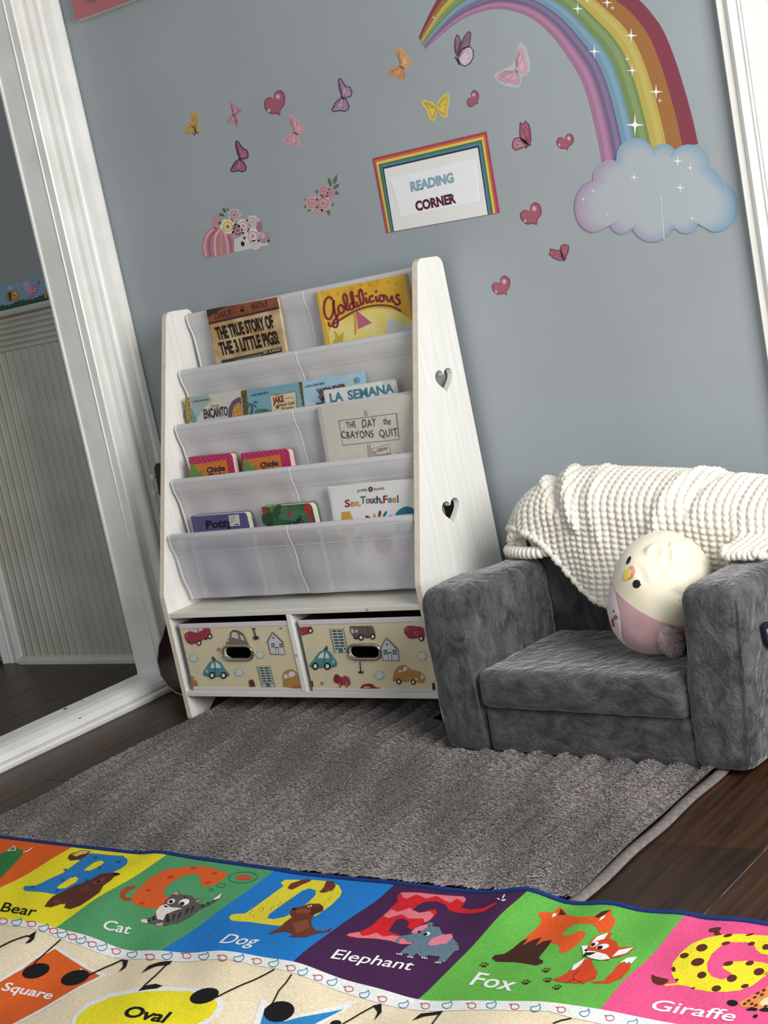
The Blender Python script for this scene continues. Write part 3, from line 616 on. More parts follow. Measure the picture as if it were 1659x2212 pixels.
# ================================================================== BOOKS
def rowframe(k, off):
    p0 = np.array([0, DY[k]-.022-off, DZ[k]]); b = .036 if k < 3 else .016; p1 = np.array([0, DY[k]-b-off*.85, DZ[k]-.285]); v = (p0-p1)
    n = np.cross([1, 0, 0], v); n = n/np.linalg.norm(n)
    if n[1] > 0: n = -n
    return Frame(p0, (1, 0, 0), v, n)
def book(name, label, k, TL, TR, LL, off, thick, cover, spine=None, pages=M_pages, round_=0, board=False, hmax=.285, edge=.0014):
    """TL, TR: visible upper corners, LL: a lower point on the left edge. Returns the thing and its cover frame"""
    fr = rowframe(k, off); a, b, c = fr.px([TL, TR, LL])
    ux = b-a; w = np.linalg.norm(ux); ux /= w; dn = np.array([ux[1], -ux[0]])
    zmin = -hmax; h = (a[1]-zmin)
    base = fr.xyz([a*0+[(a[0]+b[0])/2, a[1]-h]], -thick/2)[0]
    t = thing(name, label, 'book', base)
    def P3(x, y, d): return tuple(fr.xyz([a+ux*x+dn*y], -d)[0])
    def outl(x0, x1, y0, y1, r):
        if not r: return [(x0, y0), (x1, y0), (x1, y1), (x0, y1)]
        return [(x0, y0)]+[(x1-r+r*math.sin(g), y0+r-r*math.cos(g)) for g in np.linspace(0, math.pi/2, 6)]+[(x1, y1), (x0, y1)]
    def slab(nm, x0, x1, y0, y1, d0, d1, m, r=0, par=t): return fixn(mk(nm, *prism(outl(x0, x1, y0, y1, r), P3, d0, d1), m, par))
    cm = cover
    slab('cover', 0, w, 0, h, 0, edge, cm, round_)
    slab('back_cover', 0, w, 0, h, thick-edge, thick, cm, round_)
    if board:
        n = 6; d = (thick-2*edge)/n
        for i in range(n): slab('board_page', .002, w-.0012*(i % 2), .0012, h, edge+i*d, edge+(i+.9)*d, pages, round_)
    else: slab('page_block', .002, w-.0025, .0025, h, edge, thick-edge, pages, round_)
    slab('spine', -.0006, .0016, 0, h, 0, thick, spine or cm)
    t['_'] = 0; del t['_']
    return t, fr
# --- row 1
KA = Z(430, 620, 7.54)
mk1 = mat('sepia_cover', (172, 132, 78), .5, c2=(206, 186, 150), scale=22, detail=5)
t, fr = book('picture_book', 'brown old newspaper style book on the top tier, left', 0, KA((120, 372))[0], KA((1272, 163))[0], KA((250, 1245))[0], .0, .009, mk1)
P = Print(fr); P.poly(KA((120, 372), (1268, 165), (1308, 320), (160, 580)), mat('rust_band', (116, 62, 40), .5, c2=(140, 78, 50), scale=30), 1).poly(KA((160, 580), (1308, 318), (1315, 350), (168, 612)), ink(66, 42, 32), 2)
P.poly(KA((120, 372), (480, 305), (300, 400), (140, 500)), ink(58, 46, 40), 1.5)
P.text('DAILY', KA((262, 525))[0], KA((530, 460))[0], KA((255, 420))[0], ink(40, 26, 20), 3, jit=.05).text('WOLF', KA((862, 378))[0], KA((1130, 305))[0], KA((845, 290))[0], ink(40, 26, 20), 3, jit=.05)
P.poly(KA(*ell(705, 380, 32, 28, -10)), ink(24, 18, 16), 3)
for x, y in ((676, 332), (705, 318), (735, 326)): P.poly(KA(*ell(x, y, 8, 12)), ink(24, 18, 16), 3)
P.build('masthead', t)
P = Print(fr); bk = ink(34, 28, 22)
P.text('THE TRUE STORY OF', KA((310, 858))[0], KA((1238, 650))[0], KA((255, 665))[0], bk, 3, bold=.045).text('THE 3 LITTLE PIGS!', KA((365, 1110))[0], KA((1318, 910))[0], KA((310, 915))[0], bk, 3, bold=.045)
P.poly(KA((1055, 1040), (1345, 975), (1352, 1050), (1070, 1112)), bk, 3).text('BY A.WOLF', KA((1078, 1088))[0], KA((1340, 1030))[0], KA((1066, 1048))[0], ink(214, 206, 186), 4, bold=.015)
P.poly(KA((368, 1195), (1045, 1050), (1060, 1150), (1100, 1500), (420, 1560)), ink(66, 62, 46), 2).poly(KA((600, 1180), (1020, 1085), (1040, 1150), (620, 1250)), ink(120, 112, 84), 3); P.build('title', t)
KB = Z(670, 570, 6.91)
mg = mat('golden_cover', (212, 162, 40), .4, c2=(226, 182, 62), scale=16, detail=5)
t, fr = book('picture_book', 'golden yellow book with a curly crimson title on the top tier, right', 0, KB((85, 420))[0], KB((1405, 150))[0], KB((270, 1205))[0], .003, .011, mg, mat('gold_spine', (216, 170, 52), .4))
P = Print(fr); P.poly(KB((110, 412), (148, 402), (340, 1190), (300, 1210)), ink(232, 192, 82), 1)
P.poly(KB((360, 900), (560, 800), (800, 700), (1000, 660), (1250, 690), (1400, 760), (1560, 900), (1620, 1130), (1700, 1500), (400, 1700), (300, 1200), (290, 1010)), mat('pale_yellow_sky', (224, 206, 92), .4, c2=(232, 220, 160), scale=18), 1, sm=3)
P.poly(KB((1140, 1060), (1150, 900), (1180, 830), (1260, 830), (1370, 880), (1520, 905), (1560, 1000), (1480, 1040), (1300, 1100)), ink(206, 204, 202), 2, sm=2)
P.poly(KB((690, 690), (925, 880), (720, 975)), ink(190, 96, 126), 3).poly(KB((650, 720), (695, 680), (700, 1010), (665, 1080)), ink(216, 150, 66), 2)
P.poly(KB((355, 980), (430, 1080), (505, 1010), (490, 1160), (480, 1300), (330, 1190), (385, 1100)), ink(196, 170, 44), 3)
P.line(KB((355, 905), (520, 790), (700, 690), (900, 630), (1080, 615), (1240, 640), (1360, 705)), 3.6, ink(104, 62, 58), 4, sm=4)
for (x, y, r) in ((1170, 265, 34), (280, 450, 26), (900, 300, 40), (1000, 250, 26), (620, 360, 30), (1290, 285, 26), (420, 440, 26), (760, 310, 24), (520, 400, 20)):
    P.line(KB(*[(x+r*(1-.1*q)*math.cos(q*.9), y+r*(1-.1*q)*math.sin(q*.9)) for q in range(9)]), .7, ink(188, 142, 40), 2, sm=2)
P.build('illustration', t)
P = Print(fr); cr = ink(140, 40, 68); w = 4.4
for s in [((330, 540), (320, 505), (270, 500), (225, 560), (210, 660), (225, 760), (265, 820), (310, 810), (350, 720), (360, 545), (350, 600), (385, 760), (420, 850), (400, 940), (350, 930), (355, 860), (400, 800), (440, 730)),
          ((500, 640), (460, 610), (425, 660), (440, 720), (480, 735), (515, 690), (505, 640), (540, 650)), ((545, 655), (560, 560), (545, 470), (515, 450), (500, 500), (525, 600), (560, 690), (600, 650)),
          ((650, 600), (610, 590), (590, 640), (620, 680), (660, 640), (650, 520), (635, 430), (612, 420), (620, 500), (660, 640), (690, 640)), ((700, 560), (715, 640), (760, 600)), ((745, 380), (735, 460), (765, 590), (800, 590), (800, 500), (775, 400), (745, 378)),
          ((838, 500), (855, 580), (890, 550)), ((950, 480), (910, 480), (890, 530), (915, 570), (965, 540)), ((985, 480), (1005, 560), (1040, 530)), ((1090, 470), (1050, 470), (1040, 520), (1070, 560), (1110, 530), (1095, 470), (1140, 480)),
          ((1150, 480), (1160, 540), (1195, 555), (1225, 480), (1240, 560), (1270, 570)), ((1340, 470), (1300, 460), (1290, 500), (1330, 540), (1340, 590), (1290, 610), (1270, 580)), ((290, 870), (285, 910), (330, 930))]:
    P.line(KB(*s), w, cr, 5, sm=4)
for x, y in ((700, 480), (838, 440), (992, 410)): P.poly(KB(*ell(x, y, 18, 18)), cr, 5)
P.build('title', t)
# --- row 2
KC = Z(385, 780, 3.22); gold = mat('gold_foil', (150, 122, 50), .35, c2=(70, 60, 34), scale=160, metal=.3); goldl = mat('gold_foil_bright', (190, 164, 84), .35, c2=(120, 100, 50), scale=160, metal=.3)
def lgb(P, A, B, T, m): P.text('a Little Golden Book', A, B, T, m, 4, shear=.3, bold=.004)
t, fr = book('picture_book', 'thin cream and teal book with dark lettering, leftmost on the second tier', 1, KC((45, 256))[0], KC((432, 200))[0], KC((64, 425))[0], .0, .006, mat('cream_cover', (206, 202, 192), .5, c2=(198, 196, 190), scale=30), goldl)
P = Print(fr); P.poly(KC((45, 256), (80, 251), (98, 420), (64, 425)), goldl, 2).poly(KC((88, 248), (205, 232), (240, 270), (190, 310), (150, 370), (120, 420), (100, 420)), ink(150, 176, 178), 1).poly(KC((92, 330), (130, 400), (120, 440), (100, 440)), ink(110, 150, 156), 2)
P.poly(KC((350, 400), (352, 330), (375, 280), (410, 255), (436, 248), (446, 380), (450, 470), (360, 480)), ink(96, 84, 116), 2).poly(KC((372, 400), (385, 320), (420, 285), (438, 300), (448, 400), (452, 470), (370, 480)), ink(196, 138, 58), 3)
for x, y in ((395, 340), (420, 320), (402, 370), (430, 360)): P.poly(KC(*ell(x, y, 6, 8)), ink(226, 176, 80), 4)
P.build('illustration', t)
P = Print(fr); lgb(P, KC((100, 290))[0], KC((215, 272))[0], KC((100, 272))[0], ink(60, 66, 66)); P.text('Disney', KC((230, 325))[0], KC((290, 316))[0], KC((226, 300))[0], ink(176, 140, 60), 4, shear=.2)
P.text('ENCANTO', KC((182, 400))[0], KC((350, 374))[0], KC((176, 338))[0], ink(56, 58, 62), 4, bold=.03, jit=.03); P.build('title', t)
t, fr = book('picture_book', 'thin sea blue book with a palm tree, second from left on the second tier', 1, KC((440, 206))[0], KC((836, 150))[0], KC((455, 375))[0], .001, .006, mat('sea_blue_cover', (118, 166, 182), .5), gold)
P = Print(fr); P.poly(KC((440, 206), (476, 201), (490, 368), (455, 375)), gold, 2)
P.poly(KC((496, 390), (512, 330), (505, 300), (515, 298), (524, 330), (512, 392)), ink(62, 84, 84), 3)
for q in (((510, 300), (480, 310), (474, 340), (495, 320)), ((510, 298), (485, 285), (470, 300), (490, 300)), ((512, 296), (540, 275), (558, 290), (535, 292)), ((514, 300), (540, 305), (550, 330), (530, 315))): P.poly(KC(*q), ink(70, 100, 96), 3)
P.poly(KC((535, 345), (560, 330), (640, 340), (700, 360), (700, 420), (535, 420)), ink(74, 120, 118), 1).poly(KC(*ell(596, 345, 24, 14, -20)), ink(72, 110, 84), 2)
P.poly(KC((642, 240), (818, 212), (828, 330), (830, 420), (660, 420)), ink(214, 200, 160), 2).line(KC((642, 240), (818, 212), (828, 340)), 1.6, ink(150, 120, 66), 3)
P.build('illustration', t)
P = Print(fr); lgb(P, KC((505, 247))[0], KC((630, 224))[0], KC((504, 229))[0], ink(40, 56, 62)); P.text('JAKE', KC((662, 296))[0], KC((740, 280))[0], KC((655, 254))[0], ink(136, 44, 46), 4, bold=.05)
P.text('Never Land', KC((705, 318))[0], KC((812, 298))[0], KC((702, 292))[0], ink(130, 84, 40), 4, bold=.02).text('Pirates', KC((722, 340))[0], KC((805, 325))[0], KC((720, 322))[0], ink(130, 84, 40), 4, bold=.02).line(KC((748, 262), (780, 252), (808, 262)), 1, ink(120, 90, 50), 4).poly(KC(*ell(693, 318, 11, 16)), ink(120, 80, 44), 4)
P.line(KC((685, 230), (688, 245)), .8, ink(60, 50, 40), 4).line(KC((672, 236), (705, 230)), .8, ink(60, 50, 40), 4); P.build('title', t)
t, fr = book('picture_book', 'sky blue comic book with a round blue emblem, third in the second tier', 1, KC((836, 148))[0], KC((1282, 74))[0], KC((860, 322))[0], .0, .006, mat('sky_cover', (146, 188, 216), .5, c2=(168, 200, 220), scale=10), gold)
P = Print(fr); P.poly(KC((836, 148), (862, 144), (880, 315), (858, 322)), gold, 2).line(KC((1160, 170), (1180, 135), (1215, 120), (1222, 150), (1195, 180)), 2.4, ink(206, 192, 130), 2, sm=4)
P.poly(KC((960, 290), (1000, 285), (1005, 320), (955, 330)), ink(120, 90, 82), 2).poly(KC((880, 260), (960, 300), (960, 380), (885, 380)), ink(186, 200, 216), 1); P.build('illustration', t)
P = Print(fr); lgb(P, KC((885, 185))[0], KC((1020, 160))[0], KC((883, 166))[0], ink(34, 50, 70)); P.poly(KC(*ell(1243, 133, 20, 21)), ink(40, 84, 120), 3).poly(KC(*ell(1243, 133, 17, 18)), ink(150, 190, 216), 3.5).text('DC', KC((1230, 145))[0], KC((1257, 140))[0], KC((1228, 124))[0], ink(24, 62, 100), 4, bold=.03)
wc = ink(110, 62, 52); P.text('WONDER', KC((978, 240))[0], KC((1180, 200))[0], KC((962, 196))[0], wc, 4, bold=.05).text('WOMAN', KC((992, 290))[0], KC((1170, 255))[0], KC((976, 245))[0], wc, 4, bold=.05); P.build('title', t)
t, fr = book('board_book', 'white book with large teal capital letters, rightmost on the second tier', 1, KC((1008, 206))[0], KC((1488, 128))[0], KC((1030, 296))[0], .016, .014, mat('offwhite_cover', (218, 218, 212), .5), board=True, pages=mat('green_white_pages', (214, 218, 210), .6, c2=(150, 170, 150), scale=50), round_=.006)
P = Print(fr); te = ink(64, 126, 150); P.text('LA', KC((1062, 286))[0], KC((1152, 272))[0], KC((1052, 226))[0], te, 3, bold=.03).text('SEMANA', KC((1186, 268))[0], KC((1506, 216))[0], KC((1176, 206))[0], te, 3, bold=.03)
P.poly(KC((1420, 140), (1488, 128), (1500, 210), (1470, 200)), ink(196, 200, 190), 1).poly(KC(*ell(1283, 262, 14, 10)), ink(36, 36, 36), 3); P.build('title', t)
# --- row 3
KD = Z(390, 850, 3.19); mag = mat('magenta_cover', (182, 38, 92), .45)
def chicka(label, TL, TR, LL, dx, dy, two):
    t, fr = book('board_book', label, 2, KD(TL)[0], KD(TR)[0], KD(LL)[0], .004, .019, mag, board=True, round_=.010)
    f = lambda *L: KD(*[(a+dx, b+dy) for a, b in L]); P = Print(fr)
    for i in range(9):
        for j in range(3 if i < 7 else 5): P.poly(f(*ell(72+i*33+(j % 2)*14, 456+j*17-i*3.2, 3.6, 4.6, 0, 8)), ink(216, 120, 150), 1)
    P.poly(f((66, 494), (318, 455), (336, 552), (345, 700), (70, 700)), ink(214, 118, 42), 2)
    gr = ink(96, 148, 66)
    P.poly(f((60, 600), (66, 540), (82, 476), (112, 520), (120, 545), (160, 520), (150, 560), (140, 620)), gr, 3); P.build('illustration', t)
    P = Print(fr); nv = ink(44, 34, 66); P.text('Chicka', f((184, 547))[0], f((310, 528))[0], f((181, 512))[0], nv, 4, bold=.045).text('Chicka', f((190, 590))[0], f((314, 571))[0], f((187, 555))[0], nv, 4, bold=.045); P.build('title', t)
chicka('orange and magenta alphabet board book, left one of the pair on the third tier', (58, 440), (352, 412), (66, 575), 0, 0, 0)
chicka('orange and magenta alphabet board book, right one of the pair on the third tier', (415, 415), (742, 381), (424, 540), 368, -35, 0)
t, fr = book('picture_book', 'cream book with a hand drawn protest placard on the third tier, right', 2, KD((940, 95))[0], KD((1602, 4))[0], KD((1018, 475))[0], .0, .010, mat('oatmeal_cover', (206, 202, 192), .55, c2=(200, 195, 184), scale=120))
P = Print(fr); pc = ink(70, 68, 66); KD0 = KD
P.poly(KD((955, 93), (968, 92), (1030, 475), (1016, 478)), ink(188, 184, 174), 1)
P.line(KD((1092, 188), (1492, 136), (1510, 316), (1120, 356), (1092, 188)), 1.0, pc, 2).line(KD((1488, 138), (1504, 300)), .8, pc, 2).line(KD((1272, 158), (1270, 120), (1282, 117), (1286, 156)), .9, pc, 2).line(KD((1290, 350), (1300, 460), (1310, 700)), .9, pc, 2).line(KD((1304, 348), (1312, 460), (1322, 700)), .9, pc, 2)
P.line(KD((1330, 480), (1316, 382), (1440, 346), (1454, 432), (1460, 500)), .9, ink(120, 92, 72), 2).poly(KD((1494, 424), (1502, 404), (1510, 420)), ink(30, 30, 30), 2); P.build('illustration', t)
P = Print(fr); bl_ = ink(40, 42, 40); P.text('THE', KD((1148, 240))[0], KD((1212, 232))[0], KD((1140, 196))[0], bl_, 3, space=1.1, jit=.05).text('DAY', KD((1256, 240))[0], KD((1350, 222))[0], KD((1252, 182))[0], ink(48, 70, 52), 3, space=1.1, jit=.06).text('the', KD((1402, 216))[0], KD((1452, 212))[0], KD((1396, 166))[0], bl_, 3, jit=.05)
P.text('CRAYONS', KD((1114, 312))[0], KD((1334, 300))[0], KD((1108, 262))[0], bl_, 3, space=1.1, jit=.06).text('QUIT', KD((1376, 304))[0], KD((1500, 288))[0], KD((1368, 252))[0], ink(56, 62, 78), 3, space=1.1, jit=.06)
br_ = ink(126, 84, 62); P.text('by', KD((1328, 414))[0], KD((1348, 410))[0], KD((1326, 394))[0], br_, 3).text('DREW', KD((1358, 404))[0], KD((1432, 386))[0], KD((1354, 382))[0], br_, 3).text('Daywalt', KD((1338, 438))[0], KD((1446, 422))[0], KD((1336, 418))[0], br_, 3); P.build('title', t)
# --- row 4
KE = Z(390, 1020, 3.19)
t, fr = book('board_book', 'worn purple board book with a white price sticker on the lowest tier, left', 3, KE((70, 308))[0], KE((452, 278))[0], KE((80, 414))[0], .003, .019, mat('purple_cover', (82, 76, 124), .5, c2=(88, 82, 128), scale=40), board=True, round_=.009)
P = Print(fr); P.text('Potty', KE((178, 388))[0], KE((366, 370))[0], KE((172, 336))[0], ink(30, 26, 48), 2, bold=.04); P.build('title', t)
P = Print(fr); P.poly(KE((332, 298), (404, 290), (414, 366), (344, 374)), ink(206, 204, 200), 4)
for i in range(5): P.line(KE((346, 306+i*10), (346+[34, 44, 30, 40, 20][i], 303+i*10)), 1.0, ink(120, 116, 112), 5)
P.line(KE((372, 362), (404, 358)), 2.2, ink(70, 66, 66), 5); P.build('price_sticker', t)
t, fr = book('board_book', 'green jungle board book with red spots on the lowest tier, middle', 3, KE((560, 242))[0], KE((900, 214))[0], KE((576, 378))[0], .004, .020, mat('jungle_cover', (52, 92, 52), .5), board=True, round_=.012)
P = Print(fr)
for x, y, a, b, c in ((640, 255, 26, 26, (84, 128, 60)), (600, 320, 40, 50, (40, 78, 48)), (680, 270, 44, 46, (44, 84, 54)), (720, 270, 30, 40, (72, 118, 64)), (790, 260, 60, 36, (58, 110, 62)), (810, 300, 70, 40, (62, 116, 92)), (880, 330, 30, 44, (58, 112, 88)), (745, 300, 70, 30, (66, 118, 92)), (580, 265, 17, 24, (176, 50, 46)), (748, 284, 15, 22, (182, 48, 46)), (876, 250, 26, 38, (180, 46, 48)), (896, 320, 14, 60, (180, 46, 48)), (622, 370, 20, 26, (30, 56, 34)), (700, 420, 60, 50, (190, 70, 80)), (780, 470, 60, 60, (190, 110, 60)), (620, 480, 50, 60, (170, 70, 90))): P.poly(KE(*ell(x, y, a, b, -8)), ink(*c), 1)
P.poly(KE((700, 378), (720, 355), (790, 335), (830, 295), (838, 325), (800, 360), (840, 358), (845, 366), (760, 372)), ink(34, 46, 40), 3)
for x, y in ((740, 360), (770, 350), (797, 335), (822, 315)): P.poly(KE(*ell(x, y, 6, 5)), ink(90, 120, 96), 4)
P.build('illustration', t)
t, fr = book('picture_book', 'white touch and feel book with a colourful title on the lowest tier, right', 3, KE((1008, 108))[0], KE((1608, 48))[0], KE((1045, 340))[0], .0, .012, mat('white_cover', (226, 226, 226), .45))
P = Print(fr); P.poly(KE((1022, 106), (1030, 105), (1062, 338), (1052, 340)), ink(206, 206, 206), 1)
P.text('priddy', KE((1222, 136))[0], KE((1290, 128))[0], KE((1220, 114))[0], ink(60, 60, 60), 2).text('books', KE((1336, 126))[0], KE((1406, 118))[0], KE((1334, 104))[0], ink(60, 60, 60), 2).poly(KE(*ell(1311, 117, 16, 18)), ink(70, 40, 54), 2).poly(KE(*ell(1311, 118, 9, 10)), ink(170, 120, 130), 3)
xs = [(1135, 1170, 'S'), (1172, 1202, 'e'), (1204, 1232, 'e'), (1234, 1244, ','), (1242, 1280, 'T'), (1280, 1306, 'o'), (1308, 1332, 'u'), (1332, 1354, 'c'), (1354, 1382, 'h'), (1384, 1394, ','), (1400, 1430, 'F'), (1432, 1460, 'e'), (1462, 1490, 'e'), (1496, 1504, 'l')]
cs = [(150, 36, 46), (196, 140, 44), (196, 160, 60), (196, 160, 60), (52, 116, 144), (70, 130, 90), (150, 36, 46), (60, 110, 140), (44, 70, 96), (150, 36, 46), (150, 36, 46), (60, 130, 150), (196, 150, 50), (50, 80, 110)]
for (a, b_, ch), c in zip(xs, cs):
    sl = -.09*(a-1135); y0 = 240+sl if a < 1240 else 216+(-.03)*(a-1240)
    P.text(ch, KE((a, y0))[0], KE((b_, y0-3))[0], KE((a-2, y0-50))[0], ink(*c), 3, bold=.02)
P.build('title', t)
P = Print(fr); P.poly(KE((1112, 275), (1165, 268), (1195, 335), (1200, 420), (1108, 420)), ink(212, 158, 52), 2).poly(KE((1480, 310), (1495, 270), (1540, 240), (1590, 242), (1640, 300), (1600, 420), (1490, 420)), ink(40, 120, 140), 2, sm=2)
for q in range(4): P.line(KE(*[(1500+18*q+30*math.sin(s), 320-60*s+8*q) for s in np.linspace(0, 1.1, 6)]), 1.4, ink(70, 150, 160), 3)
for x, y, r, c in ((1296, 312, -60, (150, 36, 46)), (1374, 286, 10, (150, 36, 46)), (1410, 288, 30, (40, 110, 140)), (1338, 306, 0, (206, 170, 60)), (1440, 312, 50, (60, 110, 140))): P.poly(KE(*ell(x, y, 9, 24, r)), ink(*c), 2)
for q, c in (((1110, 480, 40, 50), (210, 150, 50)), ((1230, 500, 40, 60), (70, 130, 90)), ((1400, 500, 60, 60), (190, 60, 70)), ((1540, 490, 40, 60), (190, 60, 80))): P.poly(KE(*ell(*q)), ink(*c), 2)
P.build('illustration', t)

# ================================================================== STORAGE BINS
BF = Frame((0, YF+.004, 0), (1, 0, 0), (0, 0, 1), (0, -1, 0))
M_canvas = mat('cream_canvas', (222, 210, 176), .8, c2=(216, 204, 172), scale=30, bump=.2, bscale=900)
M_tape = mat('white_bin_binding', (214, 210, 216), .8, bump=.3, bscale=300)
B1 = Z(375, 1320, 5.72); B2 = Z(625, 1310, 4.952)
BK = ink(30, 26, 26); WH = ink(222, 220, 222)
def wheel(P, f, x, y, r): P.poly(f(*ell(x, y, r, r*1.15, 0, 14)), BK, 4).poly(f(*ell(x, y, r*.55, r*.66, 0, 12)), WH, 5)
def cloudp(P, f, x, y, s):
    pts = [(x+s*(1+.22*math.cos(6*a))*math.cos(a), y+s*.9*(1+.22*math.cos(6*a))*math.sin(a)) for a in np.linspace(0, 2*math.pi, 40, endpoint=False)]
    P.poly(f(*pts), ink(214, 214, 206), 1).line(f(*pts), 1.0, ink(150, 180, 184), 2, closed=True)
def housep(P, f, q):
    a, b, c, d, e = q   # apex, right eave, right base, left base, left eave
    P.poly(f(a, b, c, d, e), ink(206, 206, 214), 2).line(f(a, b, (b[0]-6, b[1]+14), c, d, (e[0]+14, e[1]+14), e, a), 1.2, ink(60, 52, 52), 4)
    k = (c[0]-d[0])/180.0; P.line(f((e[0]+8, e[1]+8), (a[0]+4, a[1]+22), (b[0]-8, b[1]+2)), 1, ink(90, 78, 76), 4)
    cx = (c[0]+d[0])/2; by = (c[1]+d[1])/2; ty = (b[1]+e[1])/2
    for sx in (-50*k-6, 50*k-6): P.poly(f((cx+sx-20*k-8, ty+12), (cx+sx+20*k-8, ty+10), (cx+sx+22*k-6, ty+62), (cx+sx-18*k-6, ty+64)), ink(52, 84, 84), 3).line(f((cx+sx-7, ty+12), (cx+sx-6, ty+62)), .8, WH, 4).line(f((cx+sx-28*k, ty+38), (cx+sx+16*k, ty+36)), .8, WH, 4)
    P.poly(f((cx-24*k, by), (cx-28*k, by-82), (cx+2*k, by-84), (cx+8*k, by)), WH, 3).line(f((cx-24*k, by), (cx-28*k, by-82), (cx+2*k, by-84), (cx+8*k, by)), .9, ink(60, 52, 52), 4).poly(f((cx-34*k, by-74), (cx+2*k, by-78), (cx+2*k, by-90), (cx-34*k, by-88)), ink(60, 50, 50), 4)
    P.poly(f(*ell(a[0]+10, a[1]+74, 10, 12, 0, 6)), ink(50, 46, 46), 3)
def towerp(P, f, tl, tr, br, bl, clip=1.0):
    A, B, C, D = [np.array(v, float) for v in (tl, tr, br, bl)]
    P.poly(f(tl, tr, br, bl), ink(196, 202, 196), 2).line(f(bl, tl, tr, br), 1.1, ink(50, 46, 46), 4)
    def q(u, v): return tuple((A*(1-u)+B*u)*(1-v)+(D*(1-u)+C*u)*v)
    for i in range(6):
        for u0, u1 in ((.12, .46), (.52, .88)): P.poly(f(q(u0, .06+i*.125), q(u1, .06+i*.125), q(u1, .135+i*.125), q(u0, .135+i*.125)), ink(64, 84, 84), 3)
    P.poly(f(q(.3, .8), q(.68, .8), q(.68, 1), q(.3, 1)), ink(70, 130, 138), 3).line(f(q(.49, .8), q(.49, 1)), .8, BK, 4)
    for u in (.18, .84): P.poly(f(*ell(*q(u, .84), 9, 10)), BK, 3)
def bluecar(P, f, dx, dy, s, flip=1):
    g = lambda *L: f(*[(dx+flip*(a-530)*s, dy+(b-700)*s) for a, b in L])
    P.poly(g((372, 770), (380, 730), (405, 700), (440, 640), (480, 612), (540, 608), (590, 640), (630, 700), (660, 740), (690, 770), (688, 795), (650, 812), (430, 805), (385, 795)), ink(74, 144, 148), 2, sm=2)
    P.line(g((374, 775), (430, 800), (650, 806), (688, 785)), 2.2, ink(48, 110, 114), 3).poly(g((460, 700), (475, 650), (500, 632), (512, 700)), WH, 3).poly(g((526, 700), (518, 632), (545, 634), (575, 660), (596, 700)), WH, 3).line(g((514, 628), (522, 740), (520, 800)), 1.2, ink(44, 96, 100), 4)
    P.poly(g(*ell(414, 740, 8, 20, -15)), ink(206, 226, 226), 3).poly(g((478, 585), (522, 582), (524, 606), (482, 608)), ink(96, 62, 48), 3).poly(g((476, 562), (504, 558), (508, 584), (480, 586)), ink(66, 110, 96), 3)
    for x in (482, 622): wheel(P, g, x, 792, 38)
def orangecar(P, f, clip=None):
    P.poly(f((1115, 790), (1112, 755), (1130, 690), (1170, 640), (1220, 624), (1262, 636), (1290, 668), (1380, 690), (1430, 725), (1452, 770), (1440, 800), (1400, 815), (1300, 800), (1160, 800)), ink(190, 136, 66), 2, sm=2)
    P.poly(f((1163, 700), (1180, 675), (1200, 678), (1210, 698)), WH, 3).poly(f((1214, 696), (1225, 650), (1250, 642), (1276, 660), (1240, 690)), WH, 3)
    P.poly(f(*ell(1425, 750, 15, 22, -20)), WH, 3).poly(f(*ell(1362, 776, 12, 17)), WH, 3).poly(f((1112, 800), (1116, 765), (1150, 765), (1200, 780), (1200, 800)), ink(206, 106, 48), 3)
    P.poly(f(*ell(1242, 796, 18, 10)), BK, 1).poly(f(*ell(1412, 806, 22, 10)), BK, 1)
    wheel(P, f, 1176, 802, 26); wheel(P, f, 1330, 806, 26)
def make_bin(label, x0, x1, handle, hf):
    t = thing('storage_bin', label, 'storage bin', ((x0+x1)/2, -.2, .0698), 'fabric bins under the bookshelf')
    z0, z1 = .0702, .2385; y0, y1 = YF+.0045, -.05; th = .003
    hole = [hf(p)[0] for p in handle]; hu = BF.px(hole); c = hu.mean(0)
    rect = [(x0, z0), (x1, z0), (x1, z1), (x0, z1)]
    al = [np.array(rect), hu]; n0, n1 = 4, len(hu); T = tessellate_polygon([[Vector((a, b, 0)) for a, b in l] for l in al]); A = np.concatenate(al); n = len(A)
    V = [(a, y0, b) for a, b in A]+[(a, y0+th, b) for a, b in A]; F = [list(q) for q in T]+[[i+n for i in q[::-1]] for q in T]
    F += [[i, (i+1) % 4, (i+1) % 4+n, i+n] for i in range(4)]+[[4+i, 4+(i+1) % n1, 4+(i+1) % n1+n, 4+i+n] for i in range(n1)]
    fixn(mk('front', V, F, M_canvas, t))
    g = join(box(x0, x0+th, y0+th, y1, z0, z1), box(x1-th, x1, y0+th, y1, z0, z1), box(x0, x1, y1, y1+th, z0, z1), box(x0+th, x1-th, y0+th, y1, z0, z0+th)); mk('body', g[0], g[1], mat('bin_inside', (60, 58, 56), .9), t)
    g = join(bevbox(x0-.0008, x1+.0008, y0-.0012, y0+th+.001, z1-.0105, z1+.0006, .0008, 1), bevbox(x0-.0008, x1+.0008, y0-.0012, y0+th+.001, z0-.0004, z0+.0075, .0008, 1)); mk('binding', g[0], g[1], M_tape, t)
    ring = [(c[0]+(p[0]-c[0])*1.14, y0-.0018, c[1]+(p[1]-c[1])*1.22) for p in hu]
    mk('handle', *tube(ring, .0042, 10, closed=True), M_metal, t, True)
    return t
def stadium(cx, cy, hw, hh, sk=0):
    r = hh; P = []
    for a in np.linspace(-90, 90, 9): P.append((cx+hw-r+r*math.cos(math.radians(a)), cy+r*math.sin(math.radians(a))))
    for a in np.linspace(90, 270, 9): P.append((cx-hw+r+r*math.cos(math.radians(a)), cy+r*math.sin(math.radians(a))))
    return [(x+sk*(y-cy), y) for x, y in P]
t = make_bin('cream fabric bin printed with cars and clouds under the shelf, left one', .0515, .4035, stadium(800, 512, 162, 70, .12), B1)
P = Print(BF, .0008)
